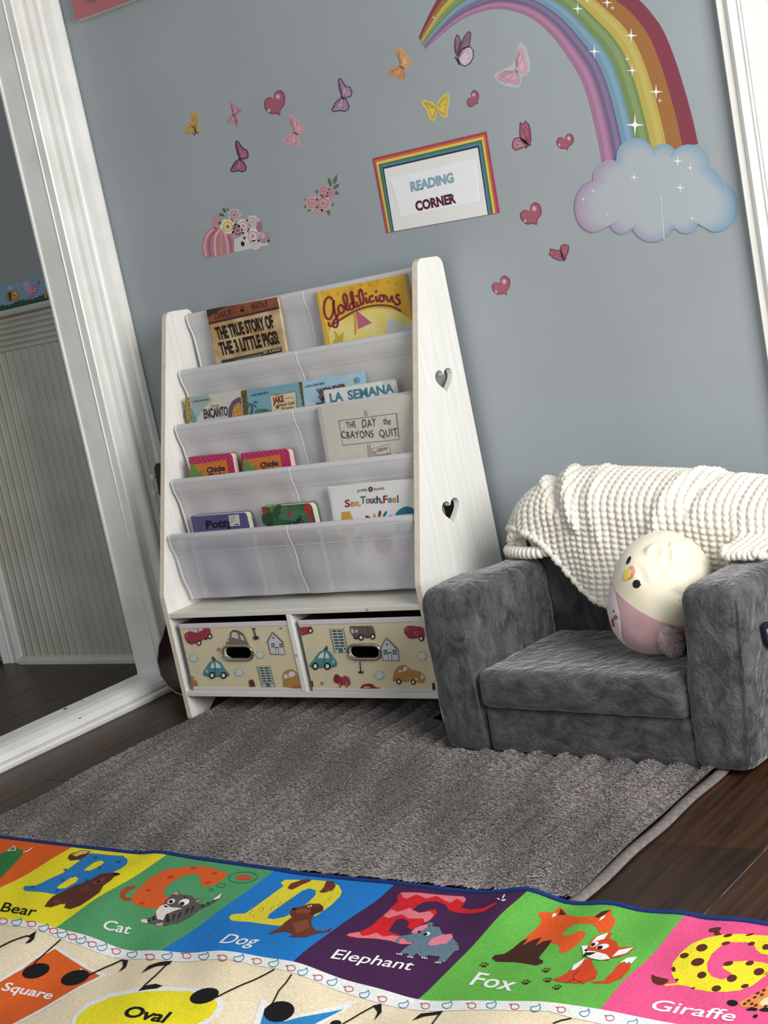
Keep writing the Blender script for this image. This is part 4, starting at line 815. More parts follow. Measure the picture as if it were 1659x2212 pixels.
rd = ink(166, 52, 74); rdd = ink(120, 36, 56)
P.poly(B1((142, 320), (140, 285), (165, 262), (200, 250), (215, 212), (300, 212), (305, 262), (365, 235), (370, 212), (455, 212), (465, 290), (440, 310), (340, 370), (250, 400), (220, 412), (170, 380)), rd, 2, sm=1).poly(B1((205, 245), (215, 212), (295, 212), (300, 262), (280, 265)), ink(206, 196, 186), 3).poly(B1((330, 250), (365, 232), (368, 212), (310, 212)), ink(206, 196, 186), 3)
P.line(B1((150, 330), (200, 390), (250, 398), (350, 360)), 2, rdd, 3).line(B1(*ell(172, 310, 10, 20)), 1, ink(200, 120, 130), 3, closed=True); P.poly(B1(*ell(400, 335, 20, 20)), BK, 1)
wheel(P, B1, 320, 392, 29); wheel(P, B1, 455, 310, 29); P.build('red_car_print', t)
P = Print(BF, .0008); P.poly(B1((655, 385), (665, 350), (700, 325), (705, 270), (735, 232), (790, 235), (850, 270), (885, 310), (915, 380), (930, 420), (800, 440), (670, 425)), ink(128, 108, 92), 2, sm=2).poly(B1((718, 320), (725, 265), (765, 255), (795, 280), (808, 345)), ink(206, 200, 196), 3).poly(B1((820, 290), (845, 295), (870, 325), (880, 365), (840, 350)), ink(206, 200, 196), 3).line(B1((705, 315), (708, 265), (740, 240), (800, 245), (870, 300)), 1.4, ink(84, 66, 54), 3).poly(B1(*ell(672, 365, 9, 20, 15)), WH, 3); P.build('brown_car_print', t)
P = Print(BF, .0008); bluecar(P, B1, 530, 700, 1.0); P.build('blue_car_print', t)
P = Print(BF, .0008); 
for x, y, s in ((250, 582, 46), (1072, 537, 48), (815, 752, 50)): cloudp(P, B1, x, y, s)
P.build('cloud_print', t)
P = Print(BF, .0008); housep(P, B1, ((1228, 255), (1362, 385), (1384, 534), (1206, 528), (1160, 382))); P.build('house_print', t)
P = Print(BF, .0008); towerp(P, B1, (1040, 678), (1190, 678), (1256, 932), (1104, 932)); P.build('tower_print', t)
P = Print(BF, .0008); P.poly(B1((1352, 800), (1370, 750), (1420, 720), (1470, 716), (1520, 750), (1548, 820), (1572, 950), (1520, 955), (1400, 935), (1360, 930)), ink(186, 134, 66), 2, sm=1).poly(B1((1372, 840), (1370, 790), (1400, 770), (1420, 820)), WH, 3).poly(B1((1428, 820), (1424, 760), (1470, 740), (1510, 765), (1500, 800)), WH, 3).poly(B1((1480, 930), (1520, 905), (1570, 930), (1572, 952), (1480, 950)), ink(200, 96, 44), 3)
P.poly(B1((212, 790), (250, 810), (285, 860), (304, 915), (230, 920)), ink(176, 132, 68), 2).poly(B1((240, 905), (304, 900), (304, 918), (240, 920)), ink(196, 100, 46), 3).poly(B1(*ell(262, 845, 8, 14)), WH, 3); P.build('orange_car_print', t)
P = Print(BF, .0008)
for f, x, y, c in ((B1, 558, 472, (190, 124, 62)),): P.poly(f(*[(x+(26 if i % 2 == 0 else 14)*math.cos(i*math.pi/5-1.5), y+(30 if i % 2 == 0 else 15)*math.sin(i*math.pi/5-1.5)) for i in range(10)]), ink(*c), 1)
P.line(B1((990, 212), (1020, 330)), 3.4, ink(92, 78, 66), 2).poly(B1(*ell(1020, 330, 38, 26)), ink(92, 78, 66), 2).poly(B1(*ell(1022, 326, 16, 13)), BK, 3).poly(B1((960, 208), (1026, 208), (992, 232)), ink(72, 60, 50), 3).poly(B1((1300, 206), (1350, 206), (1330, 220)), BK, 2)
P.poly(B1((932, 880), (935, 850), (975, 842), (1000, 870), (1015, 932), (945, 932)), ink(110, 80, 62), 2).poly(B1((950, 860), (980, 858), (1000, 925), (965, 928)), ink(110, 32, 36), 3); P.build('small_print', t)
t = make_bin('cream fabric bin printed with cars and a red tree under the shelf, right one', 0.4365, .7885, stadium(806, 485, 155, 62, .10), B2)
P = Print(BF, .0008); P.poly(B2((112, 222), (240, 212), (252, 270), (200, 290), (136, 312)), rd, 2).poly(B2(*ell(180, 285, 24, 14)), BK, 1); wheel(P, B2, 232, 258, 26)
P.poly(B2((1230, 260), (1240, 222), (1280, 204), (1360, 210), (1440, 232), (1450, 320), (1400, 330), (1310, 345), (1260, 310)), rd, 2, sm=2).line(B2((1236, 275), (1280, 335), (1360, 332)), 1.8, rdd, 3).line(B2(*ell(1258, 238, 13, 20)), 1, ink(206, 130, 140), 3, closed=True).line(B2(*ell(1365, 285, 16, 22)), 1, ink(206, 130, 140), 3, closed=True); wheel(P, B2, 1416, 340, 28)
P.poly(B2((762, 868), (790, 835), (850, 822), (895, 832), (925, 862), (978, 870), (975, 876), (765, 874)), ink(150, 36, 42), 2).poly(B2((790, 868), (810, 856), (850, 854), (880, 870)), ink(206, 196, 190), 3); P.build('red_car_print', t)
P = Print(BF, .0008); P.poly(B2((650, 208), (890, 205), (918, 270), (922, 320), (850, 330), (740, 335), (690, 325), (655, 270)), ink(112, 96, 86), 2, sm=1).line(B2((655, 250), (700, 320), (760, 300), (850, 320), (920, 310)), 2, ink(74, 56, 48), 3).poly(B2(*ell(680, 262, 16, 28, -20)), ink(196, 188, 184), 3).poly(B2(*ell(722, 262, 10, 17)), WH, 3).line(B2((840, 210), (850, 300)), 1.2, ink(74, 56, 48), 3).poly(B2(*ell(720, 335, 30, 14)), BK, 1).poly(B2(*ell(840, 325, 26, 14)), BK, 1); wheel(P, B2, 772, 330, 29); wheel(P, B2, 898, 320, 28); P.build('brown_car_print', t)
P = Print(BF, .0008); bluecar(P, B2, 368, 552, .92, -1); P.build('blue_car_print', t)
P = Print(BF, .0008); towerp(P, B2, (438, 237), (582, 235), (628, 490), (492, 492)); P.build('tower_print', t)
P = Print(BF, .0008); housep(P, B2, ((1040, 330), (1165, 455), (1180, 578), (1005, 574), (975, 445))); P.build('house_print', t)
P = Print(BF, .0008); orangecar(P, B2); P.build('orange_car_print', t)
P = Print(BF, .0008)
for x, y, s in ((1420, 530, 50), (966, 735, 46)): cloudp(P, B2, x, y, s)
P.build('cloud_print', t)
P = Print(BF, .0008)
for x, y, r in ((520, 780, 44), (560, 800, 44), (605, 790, 46), (620, 815, 38), (510, 750, 28), (598, 765, 28)): P.poly(B2(*[(x+r*(1+.08*math.cos(9*a))*math.cos(a), y+r*.95*(1+.08*math.cos(9*a))*math.sin(a)) for a in np.linspace(0, 2*math.pi, 36, endpoint=False)]), ink(150, 38, 54) if x < 580 else ink(168, 60, 80), 2)
for x in (545, 618): P.poly(B2((x-10, 868), (x-4, 800), (x+4, 800), (x+12, 868)), ink(170, 130, 110), 3)
P.build('tree_print', t)
P = Print(BF, .0008); P.poly(B2(*[(352+(24 if i % 2 == 0 else 13)*math.cos(i*math.pi/5-1.5), 820+(28 if i % 2 == 0 else 14)*math.sin(i*math.pi/5-1.5)) for i in range(10)]), ink(180, 140, 80), 1)
P.poly(B2((722, 590), (790, 588), (778, 640), (802, 690), (795, 720), (745, 722), (735, 690), (752, 660)), ink(206, 200, 180), 1).line(B2((757, 590), (768, 690)), 2.4, BK, 2).poly(B2(*ell(768, 703, 30, 13)), ink(46, 36, 30), 2).poly(B2((1530, 820), (1555, 812), (1565, 890), (1535, 895)), ink(84, 30, 32), 2).poly(B2((235, 800), (252, 790), (262, 855), (245, 858)), ink(90, 50, 44), 2); P.build('small_print', t)

# ================================================================== SMALL GUITAR between casing and shelf
gt = thing('small_guitar', 'small dark red guitar standing between the door casing and the bookshelf', 'guitar', (-.105, -.165, 0))
def gw(z): 
    return np.interp(z, [.002, .012, .03, .06, .10, .14, .17, .20, .225, .25, .28, .305, .318, .322], [.02, .055, .082, .103, .110, .098, .078, .062, .058, .061, .067, .058, .035, .012])
def gx(z): return -.105+(z-.1)*.15
zz = np.r_[np.linspace(.002, .03, 6), np.linspace(.04, .30, 27), np.linspace(.305, .322, 5)]
outl = [(gx(z)-gw(z), z) for z in zz]+[(min(gx(z)+gw(z), .004), z) for z in zz[::-1]]
gm = mat('dark_red_lacquer', (50, 12, 18), .18, c2=(32, 9, 13), scale=8)
body = fixn(mk('body', *prism(outl, lambda a, b, y: (a, y, b), -.188, -.142), gm, gt))
mk('binding', *tube([(a, -.188, b) for a, b in outl], .0022, 6, closed=True), mat('guitar_binding', (150, 146, 138), .4), gt, True)
ga = Print(Frame((0, -.1882, 0), (1, 0, 0), (0, 0, 1), (0, -1, 0)), .0004); c0 = (gx(.215), .215)
ga.uvpoly([(c0[0]+.028*math.cos(a), c0[1]+.028*math.sin(a)) for a in np.linspace(0, 2*math.pi, 24, endpoint=False)], M_black, 1); ga.build('sound_hole', gt)
def gq(x0, x1, z0, z1, y0, y1): return [(gx(z)+s, y, z) for z in (z0, z1) for y in (y0, y1) for s in (x0, x1)], box(0, 1, 0, 1, 0, 1)[1]
mk('neck', *gq(-.014, .014, .29, .53, -.196, -.178), mat('dark_neck_wood', (52, 30, 26), .4), gt)
mk('bridge', *gq(-.03, .03, .085, .097, -.194, -.186), mat('dark_neck_wood', (52, 30, 26), .4), gt)
hd = [(-.017, .525), (-.022, .545), (-.027, .605), (-.020, .617), (.010, .612), (.016, .60), (.016, .545), (.013, .525)]
mk('headstock', *prism([(gx(b)+a, b) for a, b in hd], lambda a, b, y: (a, y, b), -.196, -.182), gm, gt)
for z in (.585, .545):
    pg = mk('tuning_peg', *tube([(gx(z)-.020, -.190, z), (gx(z)-.034, -.192, z-.002)], .0016, 8), M_metal, gt, True)
    mk('peg_button', *sphere((gx(z)-.041, -.193, z-.003), (.0075, .0042, .0095), 14, 10), mat('cream_plastic', (206, 198, 172), .25), pg, True)

# ================================================================== TODDLER ARMCHAIR
SA = np.array([.928, -.5057]); UD = np.array([.9953, -.0970]); VD = np.array([.0970, .9953])
def SW(L):
    L = np.atleast_2d(np.asarray(L, float)); xy = SA+L[:, :1]*UD+L[:, 1:2]*VD; return np.c_[xy, L[:, 2]]
SO = Frame((*SA, 0), (*UD, 0), (0, 0, 1), (UD[1], -UD[0], 0))
def velour(name, dark, light, sc, st):
    m = mat(name, dark, .85, c2=light, scale=sc, stretch=st, detail=9, lo=.36, hi=.68, bump=1.0, bscale=60, sheen=.45, spec=.15)
    for n in m.node_tree.nodes:
        if n.type == 'BUMP': n.inputs['Distance'].default_value = .007
    for n in m.node_tree.nodes:
        if n.type == 'TEX_NOISE': n.inputs['Distortion'].default_value = .7; n.inputs['Roughness'].default_value = .68
    return m
V_arm = velour('grey_velour_arm', (48, 49, 52), (98, 99, 102), 26, (1, 1, .7))
V_back = velour('grey_velour_back', (48, 49, 52), (88, 89, 92), 24, (1, 1, .6))
V_seat = velour('grey_velour_seat', (47, 48, 50), (98, 98, 100), 26, (.6, .6, 1.2))
ac = thing('toddler_armchair', 'grey velour toddler armchair standing on the fluffy grey mat', 'armchair', SW((.345, .2, .012))[0])
def soft(name, c, half, r, m, amp=.003, sh=None, seed=0, dim=None, step=.012):
    V, F = rbox(c, half, r, step); c = np.array(c)
    for i, p in enumerate(V):
        q = Vector(p*9+seed); d = p-c; n = d/np.linalg.norm(d)
        V[i] = p+n*amp*noise.noise(q)+n*amp*.7*noise.noise(q*2.7)
        V[i, 2] = max(V[i, 2], .0125)
    if sh: V[:, 0] += sh*(V[:, 2]-.17)
    if name == 'arm': V[:, 2] -= .012*np.clip((V[:, 1]-.06)/.2, 0, 1)*np.clip((V[:, 2]-.2)/.1, 0, 1)
    if sh == 0 and name == 'arm': V[:, 0] += np.interp(V[:, 2], [.0125, .1, .2, .3, .36], [-.014, -.021, -.022, -.014, -.011])*np.clip((.075-V[:, 0])/.06, 0, 1)
    if dim: V = dim(V)
    return mk(name, SW(V), F, m, ac, True)
def armtop(V):   # arms slope a little down to the back, round over at the front
    return V
soft('arm', (.0505, .147, .172), (.0505, .150, .172), .032, V_arm, .005, 0, 1, step=.009)
soft('arm', (.6320, .147, .172), (.0615, .150, .172), .032, V_arm, .005, .10, 2, step=.009)
def backdim(V):
    top = np.clip((V[:, 2]-.2)/.22, 0, 1); V[:, 2] -= top*(.012+.030*np.clip((V[:, 0]-.35)/.3, 0, 1)+.02*np.clip((.12-V[:, 0])/.12, 0, 1)); return V
soft('backrest', (.345, .352, .222), (.345, .064, .2255), .055, V_back, .004, 0, 3, backdim)
soft('seat_cushion', (.3345, .139, .139), (.2355, .146, .039), .022, V_seat, .005, 0, 4, step=.009)
soft('base', (.336, .150, .053), (.2385, .145, .051), .018, V_seat, .003, 0, 5)
seam = mat('seam_thread', (58, 59, 62), .9)
for u0, sgn in ((.0985, -1),):
    pts = [(u0+(.10*(w-.17) if sgn > 0 else 0), -.0035, w) for w in np.linspace(.03, .30, 10)]
    mk('seam_piping', *tube(SW(pts), .0012, 6), V_arm, ac, True)
pts = [(.6905+.10*(w-.17), .002, w) for w in np.linspace(.03, .32, 10)]
mk('seam_piping', *tube(SW(pts), .0014, 6), V_arm, ac, True)
SS = Frame(SW((.7035, 0, .2))[0], (*VD, 0), (*(UD*.1), 1), (*UD, 0))
P = Print(SS, .005); P.poly([(1638, 1352), (1642, 1343), (1650, 1343), (1664, 1352), (1674, 1380), (1670, 1398), (1655, 1396), (1645, 1378)], ink(24, 30, 46), 0, sm=3, thick=1).poly([(1644, 1360), (1652, 1358), (1662, 1366), (1664, 1380), (1654, 1378)], ink(150, 140, 150), 1, sm=3).poly([(1650, 1382), (1664, 1384), (1668, 1394), (1656, 1394)], ink(34, 84, 122), 2, sm=2); P.build('side_patch', ac)

# ================================================================== KNITTED BLANKET over the backrest
bk_m = mat('cream_chenille', (240, 236, 226), .95, c2=(232, 226, 212), scale=30, bump=.6, bscale=420, sheen=.3, spec=.1)
bt = thing('knitted_blanket', 'chunky cream knitted blanket draped over the back of the grey armchair', 'blanket', SW((.3, .33, .35))[0])
def wtop(u): return np.interp(u, [-.03, -.01, .019, .06, .099, .14, .20, .295, .418, .534, .604, .70], [.376, .398, .426, .455, .474, .486, .490, .482, .470, .454, .443, .43])
def wend(u): return np.interp(u, [-.05, -.02, .02, .06, .10, .125, .15, .18, .21, .25, .31, .38, .45, .49, .53, .56, .72], [.374, .384, .394, .396, .386, .368, .335, .298, .268, .244, .232, .232, .255, .264, .280, .305, .350])
NU, NS = 330, 190
V = np.zeros((NU+1, NS+1, 3)); SL = np.zeros((NU+1, NS+1))
for i in range(NU+1):
    u = .002+(.685)*i/NU; wt = wtop(u); we = min(wend(u), wt-.003)
    e = math.sqrt(max(.03, 1-(max(0, .10-u)/.104)**2))
    vc = .347; hb, hf = .083*e, .092*e
    fold = .006*math.sin(u*38+1)+.005*math.sin(u*17)
    P = [(vc+hb, wt-.19*e-.01), (vc+hb, wt-.06*e), (vc+hb*.78, wt-.022*e), (vc+hb*.35, wt-.004), (vc-.01, wt), (vc-hf*.5, wt-.010*e), (vc-hf*.85, wt-.034*e), (vc-hf*1.0, wt-.066*e)]
    wl = P[-1][1]
    if we < wl-.012:
        for q in (.25, .5, .75, 1): P.append((vc-hf-.004*q+fold*(q), wl+(we-wl)*q))
    else: P = [p for p in P if p[1] > we or p[0] > vc]+[(vc-hf*.98, we)]
    if u > .555:
        s = min(1, (u-.555)/.05); L = [p for p in P if p[0] > vc or p[1] > .372]
        vend = .245-.10*s; last = L[-1]
        L += [(last[0]-.004, .366), (last[0]*.6+vend*.4, .358), (last[0]*.25+vend*.75, .355), (vend, .354)]
        P = L if s > .3 else P
    Q = smoothloop(P, 10, False); sg = np.r_[0, np.cumsum(np.linalg.norm(np.diff(Q, axis=0), axis=1))]
    s0 = sg[-1]; tt = np.linspace(0, s0, NS+1)
    V[i, :, 0] = u; V[i, :, 1] = np.interp(tt, sg, Q[:, 0]); V[i, :, 2] = np.interp(tt, sg, Q[:, 1]); SL[i] = tt
# smooth across columns, then raise knit bumps along the normal
for _ in range(6): V[1:-1, :, 1:] = .5*V[1:-1, :, 1:]+.25*(V[:-2, :, 1:]+V[2:, :, 1:])
du = np.gradient(V, axis=0); ds = np.gradient(V, axis=1); N = np.cross(du, ds); N /= np.linalg.norm(N, axis=2, keepdims=True)
if N[NU//2, NS//3, 2] < 0: N = -N
top0 = SL[:, :]; uu = V[:, :, 0]
ph = .0016*np.sin(SL*60)+.001*np.sin(uu*90)
bump = (np.abs(np.sin(math.pi*(uu+ph)/.0165))**.7)*(np.abs(np.sin(math.pi*(SL+.0012*np.sin(uu*70))/.0120))**.7)
wr = np.zeros_like(uu)
for (ua, sa, ub, sb, w_, h_) in ((.10, .20, .17, .36, .010, -.010), (.15, .22, .22, .40, .012, .010), (.06, .18, .12, .30, .009, .008), (.24, .24, .27, .42, .014, .006), (.47, .20, .40, .40, .014, .008), (.52, .20, .47, .36, .010, -.008)):
    a = np.array([ua, sa]); d = np.array([ub-ua, sb-sa]); L = np.linalg.norm(d); d /= L
    X = uu-ua; Y = SL-sa; t = np.clip(X*d[0]+Y*d[1], 0, L); dist = np.hypot(X-t*d[0], Y-t*d[1]); wr += h_*np.exp(-(dist/w_)**2)
V = V+N*((bump*.0062+wr+.004)*np.clip(np.arange(NU+1)/14, 0, 1)[:, None])[:, :, None]
idx = np.arange((NU+1)*(NS+1)).reshape(NU+1, NS+1)
F = np.stack([idx[:-1, :-1], idx[1:, :-1], idx[1:, 1:], idx[:-1, 1:]], -1).reshape(-1, 4)
# inner face a little inside, so that the cloth has thickness
mk('knit', SW(V.reshape(-1, 3)), F, bk_m, bt, True)
inn_ = (V-N*(.002+.010*np.clip(np.arange(NU+1)/14, 0, 1))[:, None, None]).reshape(-1, 3)
mk('reverse_side', SW(inn_), F[:, ::-1], bk_m, bt, True)
def knit_tube(name, pts, r, par):
    Q = smoothloop(np.array(pts), max(4, int(260/len(pts))), False); sg = np.r_[0, np.cumsum(np.linalg.norm(np.diff(Q, axis=0), axis=1))]
    R = r*(.8+.38*np.abs(np.sin(math.pi*sg/.0115))**.8); R[0] *= .45; R[-1] *= .45
    return mk(name, SW(tube(Q, R, 14)[0]), tube(Q, R, 14)[1], bk_m, par, True)
edge = [tuple(V[i, -1]-N[i, -1]*.004) for i in range(6, NU+1, 3)]
knit_tube('hem', edge, .0075, bt)
knit_tube('fold', [(.004, .292, .345), (.022, .274, .3455), (.055, .260, .346), (.090, .254, .3465), (.120, .256, .348), (.142, .268, .356), (.146, .285, .368)], .0115, bt)
knit_tube('fold', [(.022, .288, .358), (.030, .274, .372), (.045, .268, .383), (.07, .267, .385), (.095, .268, .379), (.122, .272, .370), (.138, .278, .366)], .0095, bt)
G = []; nu_, nw_ = 24, 8
for i in range(nu_+1):
    for j in range(nw_+1):
        u = .014+.120*i/nu_; t = j/nw_; wtp = wend(u)+.004
        G.append((u+.02*t*(1-i/nu_), .284-.022*math.sin(i*.7)*t*.4-.006*(1-t), wtp+(.352-wtp)*t+.002*math.sin(i*2.6)*math.sin(j*2.2)))
F2 = [[i*(nw_+1)+j, (i+1)*(nw_+1)+j, (i+1)*(nw_+1)+j+1, i*(nw_+1)+j+1] for i in range(nu_) for j in range(nw_)]
mk('under_layer', SW(G), F2, bk_m, bt, True)

# ================================================================== PLUSH TOY
pt = thing('plush_toy', 'round cream and pink plush chick leaning on the right arm of the armchair', 'plush toy', SW((.455, .14, .178))[0])
NT, NP = 72, 54; c = np.array([.4605, .140, .2925]); V = []; F = []
tl_ = math.radians(23)
for j in range(NP+1):
    th = math.pi*j/NP
    for i in range(NT):
        ph = 2*math.pi*i/NT
        d = np.array([math.sin(th)*math.cos(ph), math.sin(th)*math.sin(ph), math.cos(th)])
        r = (abs(d[0]/.0885)**2.3+abs(d[1]/.100)**2.3+abs(d[2]/.121)**2.3)**(-1/2.25); p = d*r
        p[0] *= 1.02-.35*max(0, p[2])*1.0+.25*max(0, -p[2])
        p[0], p[2] = p[0]*math.cos(tl_)+p[2]*math.sin(tl_), -p[0]*math.sin(tl_)+p[2]*math.cos(tl_)
        q = p+c; q = q+d*.003*noise.noise(Vector(q*20))
        q[2] = max(q[2], .1772); V.append(q)
for j in range(NP):
    for i in range(NT): F.append([j*NT+i, (j+1)*NT+i, (j+1)*NT+(i+1) % NT, j*NT+(i+1) % NT])
PW = SW(np.array(V)); KP = Z(1200, 1100, 3.614); KZ = Z(880, 980, 2.1297)
def project(X):
    d = X-CAM; z = d@fw; return np.stack([W/2+FPX*(d@rt)/z, H/2-FPX*(d@up)/z], 1)
pp = project(PW); ctr = SW(c)[0]; nrm = PW-ctr; nrm /= np.linalg.norm(nrm, axis=1, keepdims=True); face = ((CAM-PW)*nrm).sum(1) > 0
def ridge(poly, w, h):
    global PW
    Q = np.array(smoothloop(KP(*poly), 4, False)); d = np.min(np.hypot(pp[:, None, 0]-Q[None, :, 0], pp[:, None, 1]-Q[None, :, 1]), 1)
    PW = PW+nrm*(h*np.exp(-(d/w)**2)*face)[:, None]
for q, w_, h_ in ((((730, 330), (790, 300), (840, 330), (860, 300)), 6, .012), (((860, 300), (880, 420), (800, 520)), 6, -.012), (((900, 290), (925, 400)), 5, .009), (((780, 345), (800, 345)), 4, -.008), (((1010, 200), (1025, 300), (1020, 500)), 3, -.007), (((650, 470), (690, 560), (670, 500)), 5, -.005), (((940, 650), (980, 690)), 7, -.006)): ridge(q, w_, h_)
bvh = BVHTree.FromPolygons([Vector(v) for v in PW], F)
def hit(px, off=0.0):
    px = np.array(px, float); mid = project(ctr[None])[0]
    for k in range(30):
        d = ray([px])[0]; h = bvh.ray_cast(Vector(CAM), Vector(d).normalized())
        if h[0] is not None: break
        px = px+(mid-px)*.025
    if h[0] is None: return None
    n = h[1] if h[1].dot(Vector(d)) < 0 else -h[1]; return np.array(h[0]+n*off)
a, b, d_ = [hit(p) for p in KZ((934, 590), (1040, 705), (1235, 790))]
pn = np.cross(b-a, d_-a); pn /= np.linalg.norm(pn)
if pn[2] > 0: pn = -pn       # points to the pink side
cream = mat('cream_plush', (234, 229, 212), .95, c2=(230, 222, 196), scale=14, bump=.35, bscale=500, sheen=.4, spec=.1)
pink = mat('pink_plush', (206, 172, 177), .95, c2=(196, 158, 165), scale=16, bump=.35, bscale=500, sheen=.4, spec=.1)
bm = bmesh.new(); vs = [bm.verts.new(p) for p in PW]
for q in F:
    try: bm.faces.new([vs[i] for i in q])
    except ValueError: pass
bmesh.ops.remove_doubles(bm, verts=bm.verts[:], dist=1e-5)
bmesh.ops.bisect_plane(bm, geom=bm.verts[:]+bm.edges[:]+bm.faces[:], plane_co=a, plane_no=pn)
for nm, sgn, m in (('head', -1, cream), ('body', 1, pink)):
    fs = [f for f in bm.faces if sgn*(np.array(f.calc_center_median())-a)@pn > 0]; vid = {}; VV = []; FF = []
    for f in fs:
        q = []
        for v in f.verts:
            if v.index not in vid or True:
                key = id(v)
                k = tuple(v.co)
                if k not in vid: vid[k] = len(VV); VV.append(k)
                q.append(vid[k])
        FF.append(q)
    fixn(mk(nm, VV, FF, m, pt, True))
bm.free()
def surf(name, polys, parent=pt):
    VV = []; FF = []; ms = []; fm = []
    for P, m, off, sm in polys:
        Q = smoothloop(P, sm) if sm else np.array(P); H3 = [hit(q, off) for q in Q]
        ok = [i for i, h in enumerate(H3) if h is not None]; Q = Q[ok]; H3 = [H3[i] for i in ok]
        # fan rings so that the patch follows the round body
        cq = Q.mean(0); n = len(Q); k0 = len(VV); R = 6
        for r in range(R+1):
            for q in Q:
                h = hit(cq+(q-cq)*(r/R if r else .001), off); VV.append(h if h is not None else H3[0])
        for r in range(R):
            for i in range(n): FF.append([k0+r*n+i, k0+r*n+(i+1) % n, k0+(r+1)*n+(i+1) % n, k0+(r+1)*n+i])
        if m not in ms: ms.append(m)
        fm += [ms.index(m)]*(R*n)
    return fixn(mk(name, np.array(VV), FF, ms, parent, True, fm=fm))
bkp = mat('black_thread', (16, 15, 18), .6)
surf('eye', [(KP(*ell(574, 400, 13, 34, 24)), bkp, .0010, 0)])
surf('eye', [(KP(*ell(634, 583, 30, 33, 10)), bkp, .0010, 0), (KP((650, 560), (660, 572), (672, 596), (660, 594)), bkp, .0012, 0), (KP((648, 595), (660, 600), (655, 612), (646, 606)), bkp, .0012, 0)])
surf('beak', [(KP(*ell(585, 500, 34, 56, 27)), mat('orange_thread', (196, 140, 70), .7), .0010, 0), (KP((590, 445), (612, 450), (626, 490), (605, 540), (600, 500)), mat('peach_thread', (222, 150, 150), .7), .0014, 2), (KP(*ell(566, 508, 29, 48, 27)), mat('yellow_thread', (232, 206, 96), .7), .0018, 0)])
surf('belly_patch', [(KP((448, 585), (470, 640), (485, 720), (505, 820), (520, 950), (545, 1080), (500, 1030), (440, 950), (403, 870), (396, 790), (412, 690), (430, 610)), mat('white_plush', (226, 214, 216), .95, bump=.3, bscale=500), .0012, 1)])
surf('embroidery', [(KP((440, 860), (452, 850), (462, 880), (468, 915), (450, 912)), ink(190, 84, 100), .0022, 1), (KP((455, 850), (470, 820), (490, 830), (492, 850), (458, 866)), ink(150, 110, 170), .0022, 1), (KP((452, 785), (460, 780), (468, 800), (456, 806)), ink(120, 130, 100), .0022, 0)])
surf('tag', [(KP((962, 690), (978, 688), (984, 706), (962, 716)), ink(220, 216, 200), .0025, 0)])
p0, p1 = hit(KP((850, 935))[0]), hit(KP((930, 1095))[0]); wc = (p0+p1)/2
ax = p1-p0; L = np.linalg.norm(ax); ax /= L; tn = CAM-wc; tn -= ax*(tn@ax); tn /= np.linalg.norm(tn); sd = np.cross(ax, tn)
Vs, Fs = sphere((0, 0, 0), 1, 24, 16); VV = [wc+ax*(v[2]*L*.62)+sd*(v[0]*.0185*(1-.2*v[2]))+tn*(v[1]*.014+.006) for v in Vs]
wing = mk('wing', VV, Fs, mat('pale_fur', (216, 200, 202), .95, c2=(196, 172, 178), scale=120, sheen=.4), pt, True)
VV = []; FF = []
for k in range(2600):
    v = Vs[RNG.integers(0, len(Vs))]+RNG.normal(0, .12, 3); v = v/np.linalg.norm(v)
    b0 = wc+ax*(v[2]*L*.62)+sd*(v[0]*.0185)+tn*(v[1]*.014+.006); out = sd*v[0]+tn*v[1]+ax*(v[2]*.6+.9); out = out+RNG.normal(0, .25, 3); out /= np.linalg.norm(out)
    s = np.cross(out, RNG.normal(0, 1, 3)); s /= np.linalg.norm(s); n = len(VV); ln = RNG.uniform(.004, .009)
    VV += [b0+s*.0005, b0-s*.0005, b0+out*ln]; FF.append([n, n+1, n+2])
mk('pile', VV, FF, mat('pale_fur', (216, 200, 202)), wing, kind='stuff')

# ================================================================== FLUFFY GREY MAT
def pilemat(name, c, c2, c3):
    m = bpy.data.materials.new(name); m.use_nodes = True; nt = m.node_tree; p = nt.nodes['Principled BSDF']; p.inputs['Roughness'].default_value = .75; p.inputs['Specular IOR Level'].default_value = .25
    p.inputs['Sheen Weight'].default_value = .25
    g = nt.nodes.new('ShaderNodeNewGeometry'); r = nt.nodes.new('ShaderNodeValToRGB'); r.color_ramp.elements[0].color = (*lin(c), 1); r.color_ramp.elements[1].color = (*lin(c2), 1)
    nt.links.new(g.outputs['Random Per Island'], r.inputs[0])
    co = nt.nodes.new('ShaderNodeTexCoord'); n = nt.nodes.new('ShaderNodeTexNoise'); n.inputs['Scale'].default_value = 5; nt.links.new(co.outputs['Object'], n.inputs['Vector'])
    r2 = nt.nodes.new('ShaderNodeValToRGB'); r2.color_ramp.elements[0].position = .5; r2.color_ramp.elements[1].position = .68; nt.links.new(n.outputs[0], r2.inputs[0])
    mx = nt.nodes.new('ShaderNodeMix'); mx.data_type = 'RGBA'; nt.links.new(r2.outputs[0], mx.inputs[0]); nt.links.new(r.outputs[0], mx.inputs[6]); mx.inputs[7].default_value = (*lin(c3), 1)
    nt.links.new(mx.outputs[2], p.inputs['Base Color']); return m
MX0, MX1, MY0, MY1 = .083, 1.548, -1.059, -.07
M_pile = pilemat('grey_pile', (130, 124, 122), (147, 141, 139), (148, 136, 138))
fm_ = thing('fluffy_mat', 'grey ribbed faux fur floor mat in front of the bookshelf', 'rug', (.8, -.6, 0))
def math_h(x, y):
    wob = .006*np.sin(y*9+x*3)+.004*np.sin(y*23)
    under = ((x > .90) & (y > -.52-.0*(x)))
    h = .003+.0165*np.abs(np.sin(math.pi*(x+wob)/.062))**.65
    k = np.clip((y-MY0)/.03, 0, 1); h = h*k+(.011+.25*(h-.011))*(1-k)
    return np.where(under, np.minimum(h, .0075), h)
